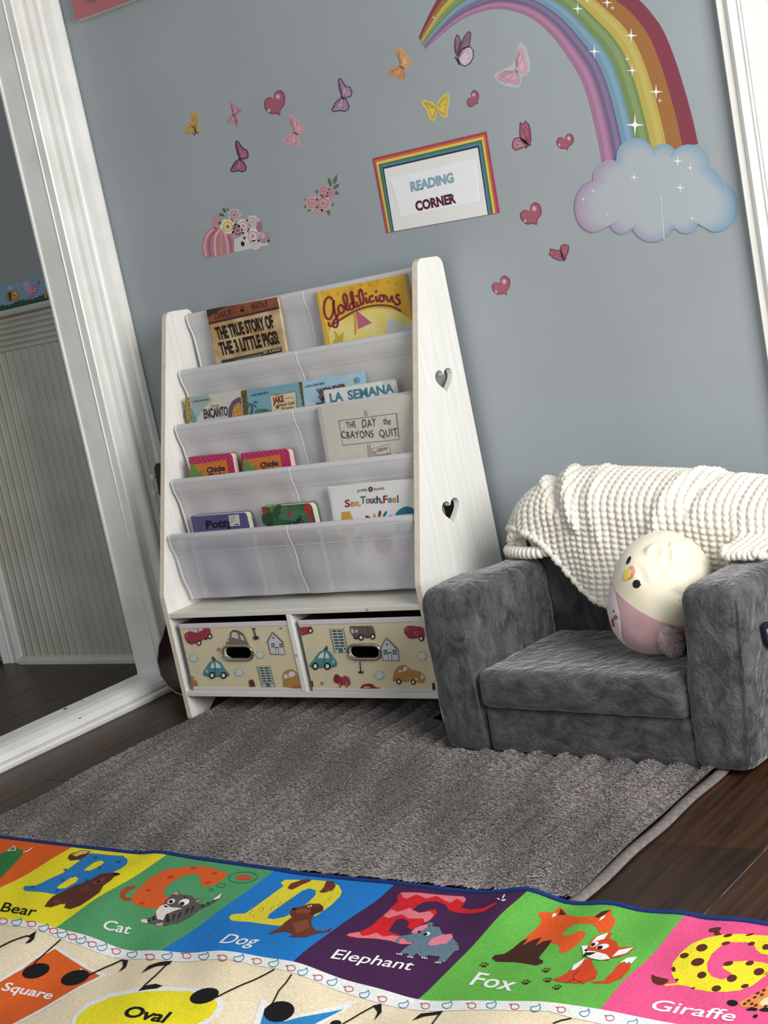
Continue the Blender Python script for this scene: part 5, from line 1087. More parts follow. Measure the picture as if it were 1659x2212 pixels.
xs_ = np.arange(MX0, MX1-.012, .008); ys_ = np.arange(MY0, MY1, .012); X, Y = np.meshgrid(xs_, ys_, indexing='ij')
keep = ~((X > .772) & (Y > -.36) & (X < .90)) & ~((X > .772) & (Y > -.34))
V = np.stack([X, Y, math_h(X, Y)], -1).reshape(-1, 3); idx = np.arange(X.size).reshape(X.shape)
F = [q for i in range(len(xs_)-1) for j in range(len(ys_)-1) if keep[i, j] and keep[i+1, j+1] for q in [[idx[i, j], idx[i+1, j], idx[i+1, j+1], idx[i, j+1]]]]
mk('backing', V, F, mat('mat_backing', (92, 88, 86), .95), fm_, True)
NB = 190000
bx_ = RNG.uniform(MX0-.004, MX1-.018, NB); by_ = MY0-.004+(MY1-MY0)*RNG.uniform(0, 1, NB)**1.15
kp = ~((bx_ > .778) & (by_ > -.36)) & ~((bx_ > .93) & (by_ > -.46+.0*bx_)); bx_ = bx_[kp]; by_ = by_[kp]; NB = len(bx_)
bz_ = math_h(bx_, by_)-.001
slope = .35*np.cos(math.pi*(bx_+.006*np.sin(by_*9+bx_*3))/.062)*np.sign(np.sin(math.pi*(bx_)/.062))
ang = RNG.normal(0, .55, NB)-math.pi/2*.9+.7*np.sin(by_*13+bx_*5)+.5*np.sin(bx_*41+by_*17)
dx_ = np.cos(ang)*.75+.45*slope; dy_ = np.sin(ang)*.75-.25
edge_ = np.exp(-((by_-MY0)/.014)); dy_ -= .8*edge_
dz_ = RNG.uniform(.45, 1.1, NB)*(1-.45*np.clip(edge_, 0, 1)); Lb = RNG.uniform(.0055, .0095, NB)*(1+.3*np.clip(edge_, 0, 1))
D = np.stack([dx_, dy_, dz_], 1); D /= np.linalg.norm(D, axis=1, keepdims=True)
Sd = np.cross(D, RNG.normal(0, 1, (NB, 3))); Sd /= np.linalg.norm(Sd, axis=1, keepdims=True)
B0 = np.stack([bx_, by_, bz_], 1); wdh = RNG.uniform(.0006, .0011, NB)[:, None]
Mid = B0+D*(Lb*.6)[:, None]+np.array([0, 0, .0008]); Tip = Mid+(D*np.array([1.2, 1.2, .1]))*(Lb*.5)[:, None]; Tip[:, 2] = np.maximum(Tip[:, 2], .001)
VV = np.stack([B0+Sd*wdh, B0-Sd*wdh, Mid-Sd*wdh*.7, Mid+Sd*wdh*.7, Tip], 1).reshape(-1, 3)-ORG[fm_]
me = bpy.data.meshes.new('pile'); me.vertices.add(len(VV)); me.vertices.foreach_set('co', VV.astype('f').ravel())
bi = np.arange(NB)[:, None]*5; li = np.concatenate([bi+np.array([[0, 1, 2, 3]]), bi+np.array([[3, 2, 4]])], 1).ravel()
me.loops.add(len(li)); me.loops.foreach_set('vertex_index', li.astype('i')); me.polygons.add(NB*2)
ls = (np.arange(NB)[:, None]*7+np.array([[0, 4]])).ravel(); me.polygons.foreach_set('loop_start', ls.astype('i')); me.update(calc_edges=True); me.validate()
me.materials.append(M_pile); o = bpy.data.objects.new('pile', me); COL.objects.link(o); o.parent = fm_; o['kind'] = 'stuff'
hemp = [(MX1-.014+.002*math.sin(y*30), y, .0055) for y in np.linspace(MY0-.012, -.45, 60)]
mk('hem', *tube(hemp, .013, 8, flat=.38), mat('mat_hem', (124, 118, 116), .95, c2=(104, 99, 97), scale=90, bump=.8, bscale=300), fm_, True)

# ================================================================== ALPHABET RUG
Y1, Y2 = -1.08, -1.38
def onY(P, y): d = ray(P); t = (y-CAM[1])/d[:, 1]; X = CAM+d*t[:, None]; return X[:, 0], X[:, 2]
topP = [(0, 1811), (127, 1827), (215, 1837), (304, 1847), (342, 1843), (420, 1857), (591, 1881), (640, 1890), (760, 1903), (843, 1910), (960, 1925), (1045, 1933), (1075, 1931), (1138, 1922), (1170, 1934), (1225, 1956), (1270, 1957), (1318, 1953), (1385, 1972), (1440, 1975), (1484, 1976), (1516, 1988), (1603, 1991), (1659, 2002)]
upP = [(0, 1983.5), (124, 2002), (202, 2029), (278, 2053), (337, 2057), (465, 2056), (544, 2061), (631, 2078), (747, 2116), (860, 2150), (903, 2161), (1000, 2163), (1170, 2163), (1297, 2180), (1384, 2200)]
hx1, hz1 = onY(topP, Y1); hx2, hz2 = onY(upP, Y2); hz1 = np.maximum(hz1+.001, .004); hz2 = np.maximum(hz2, .004)
xg = np.arange(-.6, 2.8, .01); g1 = np.interp(xg, hx1, hz1); g2 = np.interp(xg, hx2, hz2)
ker = np.array([1, 2, 3, 2, 1.])/9
def sm_(g): return np.convolve(np.pad(g, 2, 'edge'), ker, 'valid')
g1s = sm_(g1); g2s = sm_(sm_(g2))
def rugh(uv):
    uv = np.atleast_2d(uv); x, y = uv[:, 0], uv[:, 1]; t = np.clip((Y1-y)/(Y1-Y2), 0, 1); t = t*t*(3-2*t)
    a = np.interp(x, xg, g1s); b = np.interp(x+np.maximum(0, Y2-y)*.3, xg, g2s)
    h = a*(1-t)+b*t+.0022*np.sin((x*.9+y*.75)*46)*np.sin(y*7+x*2)*np.clip((Y1-y)/.05, 0, 1)
    return np.maximum(h, .003)
class RugFrame(Frame):
    def px(s, P):
        d = ray(P); z = np.full(len(d), .015)
        for _ in range(14):
            t = (z-CAM[2])/d[:, 2]; X = CAM+d*t[:, None]; z = .5*z+.5*rugh(X[:, :2])
        return X[:, :2]
RG = RugFrame((0, 0, 0), (1, 0, 0), (0, 1, 0))
def RP(): return Print(RG, .0006, .00022, rugh)
ar = thing('alphabet_rug', 'bright alphabet rug with animal letters, music notes and shapes along the bottom edge', 'rug', (1.1, -1.5, 0))
xs_ = np.arange(-.5, 2.6, .012); ys_ = np.arange(Y1, -2.2, -.012); X, Y = np.meshgrid(xs_, ys_, indexing='ij')
Zt = rugh(np.stack([X.ravel(), Y.ravel()], 1)).reshape(X.shape); idx = np.arange(X.size).reshape(X.shape)
V = np.stack([X, Y, Zt], -1).reshape(-1, 3); F = np.stack([idx[:-1, :-1], idx[:-1, 1:], idx[1:, 1:], idx[1:, :-1]], -1).reshape(-1, 4).tolist()
ed = list(idx[:, 0])+list(idx[-1, 1:])+list(idx[-2::-1, -1])+list(idx[0, -2:0:-1]); n0 = len(V); V2 = V[ed].copy(); V2[:, 2] -= .003; V = np.concatenate([V, V2])
F += [[ed[i], ed[(i+1) % len(ed)], n0+(i+1) % len(ed), n0+i] for i in range(len(ed))]
def felt(name, c): return mat('rug_'+name, c, .9, c2=tuple(max(0, int(v*.88)) for v in c), scale=260, bump=.5, bscale=700, spec=.15, lo=.3, hi=.75, detail=2)
CREAM = felt('cream', (238, 222, 190)); RW = felt('white', (236, 236, 234)); RB = felt('black', (24, 24, 26)); RW2 = felt('letter_white', (240, 240, 238))
fixn(mk('cream_ground', V, F, CREAM, ar, True))
xx = np.arange(-.5, 2.59, .012); mk('blue_binding', *tube(np.stack([xx, np.full(len(xx), Y1+.0015), rugh(np.stack([xx, np.full(len(xx), Y1)], 1))+.001], 1), .0042, 8), felt('navy', (32, 56, 116)), ar, True)
def bline(a, b):
    (xa, ya), (xb, yb) = RG.px([a, b]); f = lambda y: xa+(xb-xa)*(y-ya)/(yb-ya); return f(Y1-.001), f(Y2)
bnd = [(-.5, -.5)]+[bline(*q) for q in (((153, 1832), (0, 1918)), ((357, 1849), (124, 2002)), ((590, 1884), (345, 2056)), ((849, 1914), (633, 2078)), ((1138, 1926), (903, 2160)), ((1477, 1981), (1302, 2175)))]+[(2.3, 2.3)]
R1 = Z(0, 1800, 3.95); R2 = Z(340, 1840, 3.19); R3 = Z(640, 1880, 3.456); R4 = Z(1000, 1920, 3.77); R5 = Z(1300, 1940, 4.62)
PC = []
for i, (nm, c) in enumerate((('orange', (224, 96, 36)), ('yellow', (238, 222, 40)), ('green', (84, 156, 104)), ('blue', (32, 124, 204)), ('purple', (70, 36, 76)), ('lime', (100, 178, 74)), ('pink', (230, 86, 138)))):
    a, b = bnd[i], bnd[i+1]
    PC.append(RP().uvpoly([(a[0], Y1-.001), (a[1], Y2), (b[1], Y2), (b[0], Y1-.001)], felt(nm, c), 0).build('color_panel', ar))
loP = [(0, 1999), (83, 2010), (131, 2029), (202, 2055), (268, 2072), (364, 2077), (515, 2077), (600, 2094), (685, 2122), (779, 2156), (826, 2170), (958, 2185), (1120, 2184), (1185, 2185), (1239, 2201)]
lo_uv = RG.px(loP); ylo = float(np.median(lo_uv[:, 1]))
st_ = RP().uvpoly([(-.5, Y2)]+[(-.5, ylo)]+[tuple(p) for p in lo_uv]+[(2.3, ylo), (2.3, Y2)], RW, .5).build('white_band', ar)
RD, BL = felt('swirl_red', (190, 74, 92)), felt('swirl_blue', (66, 136, 176))
def swirl(f, x, y, red, s=1.0):
    sc = f.__defaults__; q = np.array(f((x, y))[0]); P = []
    for a in np.linspace(0, 2*math.pi, 14, endpoint=False): P.append((q[0]+s*(9.5*math.cos(a)), q[1]+s*(6.0*math.sin(a))))
    if red: P = [(q[0]-11, q[1]-5.5), (q[0]-4, q[1]-5.2)]+[(q[0]+9*math.cos(a)+1, q[1]+6*math.sin(a)) for a in np.linspace(-1.7, 2.9, 12)]+[(q[0]-6, q[1]-2)]
    else: P = [(q[0]+9, q[1]-9), (q[0]+11.5, q[1]-2)]+[(q[0]+10*math.cos(a), q[1]+7*math.sin(a)+1) for a in np.linspace(.2, 3.6, 10)]+[(q[0]-2, q[1]-3), (q[0]+7, q[1]-5)]
    RP().line(P, 1.9, RD if red else BL, 1.6, closed=True, sm=2).build('swirl', st_)
for f, L in ((R1, [(25, 755, 1), (268, 778, 1), (455, 838, 1), (615, 888, 1), (785, 952, 1), (990, 1013, 1), (1280, 1060, 1), (1590, 1050, 1), (140, 760, 0), (370, 808, 0), (530, 865, 0), (690, 915, 0), (870, 975, 0), (1125, 1035, 0), (1425, 1050, 0)]),
             (R2, [(318, 722, 0), (448, 735, 1), (560, 735, 0), (685, 758, 1), (800, 772, 0), (920, 805, 1), (1000, 830, 0), (1107, 872, 1), (1203, 900, 0), (1318, 950, 1), (1425, 985, 0), (1550, 1020, 1)]),
             (R3, [(800, 1005, 0), (962, 1018, 1), (1125, 1008, 0), (1308, 1015, 1), (1455, 1008, 0)]), (R4, [(420, 965, 1), (590, 975, 0), (800, 990, 1), (990, 1015, 0), (1195, 1058, 1), (1380, 1095, 0)])):
    for x, y, r in L: swirl(f, x, y, r)
def word(par, t, f, A, B, T, m=RW2, bold=.006): RP().text(t, f(A)[0], f(B)[0], f(T)[0], m, 3, bold=bold).build('word', par)
# --- panel A
RP().poly(R1((-60, 215), (0, 182), (60, 152), (150, 132), (200, 150), (190, 190), (150, 235), (80, 310), (0, 395), (-300, 640), (-420, 600)), felt('dark_green', (52, 120, 66)), 1).build('letter', PC[0])
RP().poly(R1((58, 158), (122, 106), (140, 150)), RW, 2).poly(R1((78, 150), (118, 116), (130, 146)), felt('dark_green', (52, 120, 66)), 3).poly(R1((192, 162), (288, 120), (238, 160)), RW, 2).poly(R1((204, 158), (268, 128), (236, 150)), felt('brown', (84, 46, 34)), 3).build('ear_print', PC[0])
# --- panel B
lb = felt('letter_blue', (44, 124, 190)); bw = felt('bear_brown', (92, 52, 38)); bw2 = felt('bear_muzzle', (126, 74, 56)); dk = felt('dark_mark', (34, 78, 128))
P = RP().poly(R1((195, 470), (215, 452), (300, 450), (355, 428), (540, 340), (690, 225), (740, 190), (775, 172), (950, 190), (1050, 195), (1090, 225), (1086, 262), (1040, 300), (960, 338), (885, 352), (880, 400), (820, 460), (720, 510), (600, 535), (500, 530), (420, 515), (300, 500), (215, 496)), lb, 1, holes=[R1((715, 320), (750, 290), (800, 255), (845, 238), (880, 238), (887, 255), (845, 290), (765, 322)), R1((488, 470), (502, 450), (600, 385), (650, 374), (672, 390), (650, 420), (560, 470), (510, 476))])
for x, y in ((278, 465), (490, 495), (535, 405), (560, 318), (815, 215), (1010, 252), (740, 410), (850, 300)):
    P.poly(R1(*ell(x, y, 15, 7, -15, 10)), dk, 2)
    for k in (-14, 0, 14): P.poly(R1(*ell(x+k, y-14-abs(k)*-.3, 4, 4, 0, 6)), dk, 2)
P.build('letter', PC[1])
RP().poly(R1((380, 630), (400, 600), (420, 575), (450, 545), (500, 520), (560, 490), (640, 450), (760, 410), (830, 370), (870, 350), (960, 340), (1020, 345), (1026, 358), (980, 372), (950, 405), (885, 450), (850, 510), (780, 560), (690, 620), (600, 652), (550, 640), (562, 605), (500, 612), (440, 637)), bw, 3, sm=1).poly(R1((785, 435), (830, 405), (890, 378), (905, 392), (860, 428), (805, 446)), bw2, 4).poly(R1(*ell(842, 418, 18, 9, -20)), felt('black', (24, 24, 26)), 5).poly(R1((690, 470), (760, 440), (760, 500), (680, 520)), felt('bear_chest', (106, 62, 46)), 4).poly(R1((450, 590), (500, 570), (540, 600), (480, 625)), felt('bear_chest', (106, 62, 46)), 4).poly(R1(*ell(990, 352, 26, 9, -5)), felt('black', (24, 24, 26)), 4).build('bear_print', PC[1])
RP().poly(R1((578, 215), (600, 182), (690, 150), (772, 152), (760, 178), (690, 228), (600, 237)), bw, 3, sm=1).poly(R1((615, 188), (690, 155), (768, 155), (735, 180), (690, 188), (650, 205)), felt('honey', (224, 184, 96)), 4).build('honey_pot_print', PC[1])
word(PC[1], 'Bear', R1, (0, 668), (292, 712), (44, 592), RB, .01)
# --- panel C
lo_ = felt('letter_orange', (222, 96, 42)); gd = felt('cat_grey', (92, 86, 84)); gdk = felt('cat_stripe', (48, 44, 46)); gw_ = felt('cat_white', (226, 216, 208)); pk = felt('cat_pink', (210, 160, 156))
cpoly = R1((1600, 288), (1420, 312), (1270, 392), (1160, 500), (1118, 560), (1150, 612), (1240, 642), (1380, 640), (1460, 620), (1480, 560), (1400, 530), (1395, 480))+R2((40, 270), (90, 220), (170, 170), (250, 155), (290, 170), (302, 200), (295, 230), (330, 242), (380, 235), (440, 205), (482, 160), (472, 140), (430, 136), (390, 115), (300, 100), (200, 105))
P = RP().poly(cpoly, lo_, 1)
for x, y in ((250, 115), (395, 150), (350, 215), (100, 180)): P.poly(R2(*ell(x, y, 20, 9, -15, 10)), felt('orange_mark', (190, 66, 34)), 2)
for x, y in ((1265, 490), (1210, 600), (1450, 380)): P.poly(R1(*ell(x, y, 24, 11, -15, 10)), felt('orange_mark', (190, 66, 34)), 2)
P.build('letter', PC[2])
RP().poly(R1((1020, 545), (1035, 500), (1080, 460), (1150, 448), (1158, 470), (1110, 490), (1065, 530), (1080, 555), (1125, 558), (1125, 580), (1060, 578)), felt('tail_orange', (176, 70, 40)), 2, sm=1).build('tail_print', PC[2])
P = RP().poly(R2((-60, 500), (0, 480), (60, 440), (100, 415), (180, 380), (260, 350), (330, 372), (400, 330), (446, 294), (432, 325), (370, 368), (290, 405), (235, 450), (130, 503), (110, 492), (60, 510), (-20, 500)), gd, 3)
P.poly(R1((1200, 752), (1220, 740), (1290, 722), (1340, 690), (1400, 650), (1470, 690), (1500, 770), (1420, 795), (1330, 796), (1345, 768), (1390, 745), (1340, 745), (1262, 775), (1212, 768)), gd, 3).poly(R1((1198, 750), (1225, 738), (1262, 742), (1262, 775), (1212, 768)), gw_, 4).poly(R1((1330, 780), (1390, 768), (1392, 794), (1332, 798)), pk, 4)
P.poly(R2((35, 380), (55, 345), (100, 300), (140, 276), (168, 300), (230, 305), (265, 332), (332, 318), (270, 355), (232, 382), (150, 416), (80, 412)), gd, 4).poly(R2((-10, 420), (15, 385), (60, 365), (90, 388), (172, 395), (110, 416), (60, 440), (40, 478), (0, 470)), gw_, 5)
for q in (((300, 375), (330, 365), (318, 390)), ((340, 355), (360, 350), (352, 372)), ((200, 400), (230, 388), (190, 450)), ((240, 385), (262, 376), (232, 430)), ((150, 430), (175, 418), (140, 480)), ((110, 440), (130, 430), (104, 492)), ((60, 450), (80, 440), (60, 500)), ((180, 310), (190, 330), (198, 312))): P.poly(R2(*q), gdk, 5)
for q in (((1258, 748), (1272, 738), (1280, 762), (1266, 770)), ((1300, 725), (1318, 712), (1328, 745), (1310, 752)), ((1420, 700), (1440, 690), (1450, 760), (1430, 770))): P.poly(R1(*q), gdk, 5)
P.poly(R2(*ell(97, 350, 28, 16, -20)), RW2, 6).poly(R2(*ell(186, 356, 38, 22, -18)), RW2, 6).poly(R2(*ell(95, 352, 16, 12, -20)), gdk, 7).poly(R2(*ell(172, 366, 18, 13, -18)), gdk, 7).poly(R2(*ell(60, 384, 13, 6, 20)), gdk, 7).poly(R2((105, 296), (140, 282), (150, 304)), pk, 5).poly(R2((258, 350), (322, 322), (276, 352)), pk, 5).poly(R2((385, 335), (446, 292), (430, 326), (398, 338)), RW2, 5); P.build('cat_print', PC[2])
dg = felt('bubble_line', (44, 84, 58))
RP().line(R2(*ell(590, 180, 98, 38, -4, 24)), 1.2, dg, 1, closed=True).line(R2(*ell(440, 235, 30, 13, -4)), 1.1, dg, 1, closed=True).line(R2(*ell(372, 264, 14, 8, -4)), 1.1, dg, 1, closed=True).poly(R2((535, 182), (560, 165), (600, 160), (630, 172), (655, 180), (648, 195), (610, 198), (560, 198)), felt('fish', (196, 84, 44)), 2).build('thought_bubble_print', PC[2])
word(PC[2], 'Cat', R1, (866, 818), (1098, 866), (914, 742), RW2, .012)
# --- panel D
ly = felt('letter_yellow', (232, 216, 58)); db = felt('dog_brown', (112, 56, 40)); db2 = felt('dog_light', (140, 74, 54)); ly2 = felt('fur_mark', (160, 142, 40))
P = RP().poly(R2((493, 460), (512, 435), (560, 430), (605, 428), (730, 340), (870, 240), (852, 215), (882, 195), (960, 196), (1060, 196), (1180, 205), (1250, 235), (1272, 275), (1260, 310), (1200, 370), (1100, 440), (980, 492), (900, 508), (830, 513), (740, 502), (640, 487), (560, 483), (512, 477)), ly, 1, holes=[R2((755, 460), (775, 430), (900, 340), (1000, 270), (1050, 255), (1088, 268), (1092, 300), (1030, 360), (950, 412), (880, 452), (800, 468))])
for k in range(34):
    s = random.random(); x = 560+s*680; y = 455-s*215+random.uniform(-25, 25)+(70 if s > .6 and k % 2 else 0); P.line(R2((x, y), (x+random.uniform(-8, 8), y+12)), 1.0, ly2, 2)
P.build('letter', PC[3])
RP().poly(R2((898, 250), (920, 222), (1000, 195), (1062, 190), (1056, 206), (992, 232), (932, 264), (905, 260)), db, 2, sm=1).poly(R2((1115, 282), (1148, 248), (1165, 205), (1215, 205), (1230, 238), (1212, 266), (1150, 287)), db, 2, sm=1).build('ear_print', PC[3])
P = RP().poly(R2((918, 412), (930, 396), (1000, 378), (1050, 362), (1120, 362), (1146, 385), (1142, 412), (1085, 436), (1064, 470), (1062, 505), (1085, 542), (1150, 552), (1212, 524), (1190, 552), (1085, 572), (1030, 592), (950, 592), (905, 588), (940, 570), (880, 552), (830, 562), (760, 572), (800, 550), (850, 524), (880, 490), (930, 455), (915, 440)), db, 3).poly(R2((955, 408), (1020, 395), (1060, 410), (1040, 432), (960, 432)), db2, 4).poly(R2((930, 500), (1040, 470), (1050, 530), (960, 570)), db2, 4).poly(R2(*ell(945, 400, 16, 8, -10)), RB, 5).poly(R2(*ell(1052, 382, 16, 7, -15)), RW2, 5).poly(R2(*ell(1052, 383, 7, 5)), RB, 6).poly(R2((1070, 385), (1140, 378), (1138, 412), (1080, 432), (1062, 440)), felt('dog_ear', (92, 44, 32)), 5); P.build('dog_print', PC[3])
word(PC[3], 'Dog', R2, (422, 632), (660, 652), (498, 570), RW2, .008)
# --- panel E
er = felt('letter_red', (208, 34, 46)); ep = felt('letter_pink', (226, 120, 130)); eg = felt('elephant_grey', (98, 122, 136)); epk = felt('elephant_ear', (222, 130, 148))
P = RP().poly(R3((375, 490), (395, 475), (480, 460), (560, 420), (650, 340), (720, 270), (760, 235), (752, 200), (780, 170), (900, 170), (1100, 190), (1250, 200), (1270, 222), (1250, 260), (1228, 282), (1300, 297), (1400, 285), (1500, 240), (1492, 256), (1400, 312), (1330, 323), (1200, 320), (1140, 300), (1118, 260), (1050, 235), (960, 238), (900, 270), (868, 300), (920, 320), (1000, 300), (1040, 293), (1052, 320), (1000, 375), (950, 402), (862, 447), (832, 430), (845, 390), (800, 364), (750, 370), (712, 420), (688, 460), (780, 490), (872, 540), (860, 556), (780, 556), (700, 530), (600, 515), (460, 510), (400, 505)), er, 1)
P.poly(R3((780, 170), (900, 170), (1100, 190), (1250, 200), (1269, 222), (1250, 245), (1200, 215), (1150, 248), (1100, 225), (1050, 195), (970, 215), (900, 185), (830, 215), (800, 210)), ep, 2).poly(R3((650, 345), (710, 295), (760, 315), (850, 285), (870, 300), (920, 322), (1000, 312), (1030, 340), (1000, 376), (960, 396), (950, 365), (900, 365), (840, 365), (790, 335), (740, 345), (690, 362)), ep, 2).poly(R3((376, 490), (396, 476), (470, 465), (490, 495), (540, 490), (600, 470), (650, 500), (720, 490), (780, 500), (868, 545), (860, 555), (780, 555), (700, 530), (600, 515), (460, 509)), ep, 2); P.build('letter', PC[4])
P = RP().poly(R3((748, 552), (738, 530), (770, 500), (860, 482), (900, 450), (1000, 420), (1070, 430), (1092, 480), (1150, 490), (1212, 560), (1218, 600), (1180, 612), (1110, 692), (1050, 692), (1078, 650), (985, 640), (960, 660), (935, 655), (900, 625), (860, 655), (835, 645), (840, 625), (795, 630), (765, 630), (820, 580), (880, 545), (830, 540), (800, 510), (772, 522), (768, 548)), eg, 3).poly(R3((855, 472), (885, 440), (930, 420), (992, 405), (980, 432), (900, 478)), epk, 4).poly(R3((975, 400), (1010, 392), (1026, 405), (1010, 425)), eg, 4).poly(R3((985, 557), (1010, 520), (1080, 490), (1160, 480), (1172, 502), (1130, 550), (1050, 565), (1000, 572)), epk, 4, sm=1)
P.poly(R3(*ell(978, 483, 24, 13, -20)), RW2, 5).poly(R3(*ell(968, 486, 15, 10, -20)), RB, 6).poly(R3(*ell(920, 468, 14, 7, -20)), RB, 6).line(R3((1205, 560), (1230, 590), (1225, 610)), 1.6, felt('tail_dark', (58, 70, 84)), 4)
for x, y in ((770, 634), (852, 656), (960, 664), (1060, 698)):
    for k in (-16, 0, 16): P.poly(R3(*ell(x+k, y+k*.15, 6, 5)), RW2, 5)
P.build('elephant_print', PC[4])
RP().poly(R3(*ell(1510, 218, 12, 5, 30)), RW2, 2).poly(R3(*ell(1548, 200, 20, 6, -60)), RW2, 2).poly(R3(*ell(1548, 227, 18, 6, -10)), RW2, 2).build('water_drops_print', PC[4])
word(PC[4], 'Elephant', R3, (255, 660), (850, 752), (312, 594), RW2, .008)
# --- panel F
fo = felt('fox_orange', (220, 88, 38)); fb = felt('fox_dark', (66, 38, 30)); fr2 = felt('fox_red', (208, 70, 38))
RP().poly(R4((610, 215), (630, 190), (730, 196), (770, 165), (792, 153), (830, 178), (852, 216), (950, 235), (1060, 228), (1120, 205), (1216, 172), (1206, 215), (1240, 248), (1236, 300), (1190, 355), (1110, 362), (1085, 312), (1050, 290), (900, 295), (835, 340), (800, 380), (860, 385), (940, 350), (990, 350), (1002, 375), (962, 430), (880, 500), (830, 525), (775, 520), (797, 490), (770, 452), (720, 450), (600, 470), (480, 430), (560, 360), (632, 288), (642, 250)), fo, 1).poly(R4((235, 570), (260, 545), (340, 535), (410, 490), (480, 430), (532, 408), (490, 465), (560, 425), (642, 398), (590, 470), (660, 430), (726, 422), (690, 480), (630, 550), (620, 575), (656, 590), (650, 612), (600, 629), (430, 602), (270, 597)), fb, 2).poly(R4((778, 218), (800, 165), (842, 216)), fb, 2).poly(R4((1072, 232), (1130, 190), (1206, 174), (1112, 242)), fb, 2).poly(R4((725, 240), (735, 208), (762, 205), (758, 225)), RW2, 3).poly(R4((1108, 268), (1130, 232), (1165, 225), (1140, 250)), RW2, 3).build('letter', PC[5])
P = RP().poly(R4((735, 742), (790, 725), (850, 690), (890, 650), (960, 590), (1045, 575), (1062, 630), (1098, 690), (1080, 740), (980, 777), (850, 772), (760, 757)), fr2, 3, sm=1).poly(R4((1040, 762), (1150, 752), (1220, 680), (1280, 608), (1372, 612), (1360, 662), (1300, 730), (1200, 775), (1080, 777)), fr2, 2, sm=1).poly(R4((1275, 612), (1340, 570), (1422, 560), (1372, 618), (1350, 600), (1340, 618), (1315, 600)), RW2, 4).poly(R4((885, 672), (900, 630), (1000, 568), (962, 625), (915, 665)), RW2, 4)
P.poly(R4((1008, 512), (1050, 430), (1100, 385), (1216, 364), (1196, 412), (1252, 440), (1268, 482), (1406, 480), (1350, 532), (1280, 562), (1210, 572), (1190, 590), (1100, 585), (1010, 540)), fr2, 5).poly(R4((968, 475), (1022, 472), (1005, 512), (1080, 520), (1170, 545), (1202, 580), (1120, 592), (1050, 577), (982, 552), (975, 510)), RW2, 6).poly(R4((1048, 447), (1100, 395), (1186, 370), (1152, 420)), RW2, 6).poly(R4((1215, 566), (1270, 510), (1392, 485), (1332, 536)), RW2, 6)
P.poly(R4(*ell(1140, 482, 54, 22, -12)), RW2, 6).poly(R4(*ell(1072, 462, 38, 17, -25)), RW2, 6).poly(R4(*ell(1118, 490, 24, 15, -12)), RB, 7).poly(R4(*ell(1062, 466, 20, 12, -25)), RB, 7).poly(R4((975, 562), (1000, 530), (1090, 528), (1040, 552)), RB, 7).poly(R4((1000, 555), (1030, 545), (1010, 565)), felt('tongue', (190, 60, 60)), 8).poly(R4(*ell(1005, 512, 12, 10)), RB, 7).line(R4((905, 745), (900, 715), (950, 672)), 1.1, fb, 4).line(R4((850, 770), (905, 745), (980, 777)), 1.0, fb, 4); P.build('fox_print', PC[5])
P = RP()
for x, y in ((173, 625), (678, 668), (515, 765), (693, 748), (768, 808)):
    P.poly(R4(*ell(x, y+10, 24, 9, -5, 10)), fb, 2)
    for k, q in ((-30, 2), (-12, -12), (12, -14), (30, -6)): P.poly(R4(*ell(x+k, y+q, 8, 7, 0, 7)), fb, 2)
P.build('paw_marks', PC[5])
word(PC[5], 'Fox', R4, (50, 785), (396, 838), (132, 684), RW2, .014)
# --- panel G
gy = felt('giraffe_yellow', (236, 222, 48)); gb = felt('giraffe_brown', (90, 42, 34)); go = felt('giraffe_orange', (216, 140, 76))
P = RP().poly(R5((640, 882), (620, 870), (760, 852), (720, 800), (698, 760), (700, 715), (708, 655), (780, 560), (900, 460), (1050, 400), (1200, 370), (1400, 362), (1659, 380), (1800, 420), (1830, 500), (1740, 560), (1659, 572), (1590, 560), (1540, 520), (1520, 470), (1450, 445), (1300, 445), (1190, 480), (1100, 560), (1050, 660), (1055, 730), (1100, 790), (1200, 820), (1280, 790), (1302, 760), (1250, 730), (1203, 700), (1212, 685), (1300, 640), (1450, 630), (1600, 645), (1720, 680), (1720, 730), (1600, 805), (1500, 882), (1380, 926), (1250, 942), (1100, 943), (950, 920), (840, 880), (760, 872)), gy, 1)
for x, y, a, b in ((1000, 502, 58, 36), (825, 580, 46, 26), (958, 645, 68, 38), (1000, 775, 47, 33), (718, 718, 20, 26), (1145, 910, 48, 30), (1265, 660, 50, 22), (1478, 656, 42, 24), (1570, 742, 54, 36), (1300, 808, 52, 36), (1430, 886, 40, 20), (1260, 380, 46, 15), (1240, 458, 46, 16), (1495, 462, 36, 18), (1640, 495, 36, 28), (1480, 372, 44, 9), (752, 824, 18, 12), (912, 905, 22, 7)): P.poly(R5(*ell(x, y, a, b, -12)), gb, 2)
P.poly(R5((498, 770), (560, 795), (660, 815), (666, 840), (620, 872), (565, 875), (515, 850), (500, 815)), gb, 2).poly(R5((1065, 335), (1080, 312), (1140, 298), (1190, 298), (1192, 318), (1170, 332), (1180, 358), (1205, 372), (1130, 378), (1118, 346), (1085, 348)), gb, 2); P.build('letter', PC[6])
P = RP().poly(R5((1358, 1055), (1440, 1010), (1540, 960), (1659, 890), (1760, 860), (1760, 1120), (1500, 1120), (1482, 1097), (1400, 1097)), go, 2).poly(R5((1570, 1062), (1620, 1010), (1760, 950), (1760, 1080), (1600, 1085)), felt('giraffe_belly', (230, 206, 160)), 3).poly(R5(*ell(1306, 1055, 56, 30, 5)), RB, 3).poly(R5((1438, 1120), (1500, 1095), (1560, 1112), (1545, 1134), (1460, 1130)), RB, 3).poly(R5((1572, 1122), (1620, 1100), (1760, 1110), (1760, 1142), (1600, 1140)), RB, 3).poly(R5(*ell(1535, 1188, 26, 17, -15)), RB, 3)
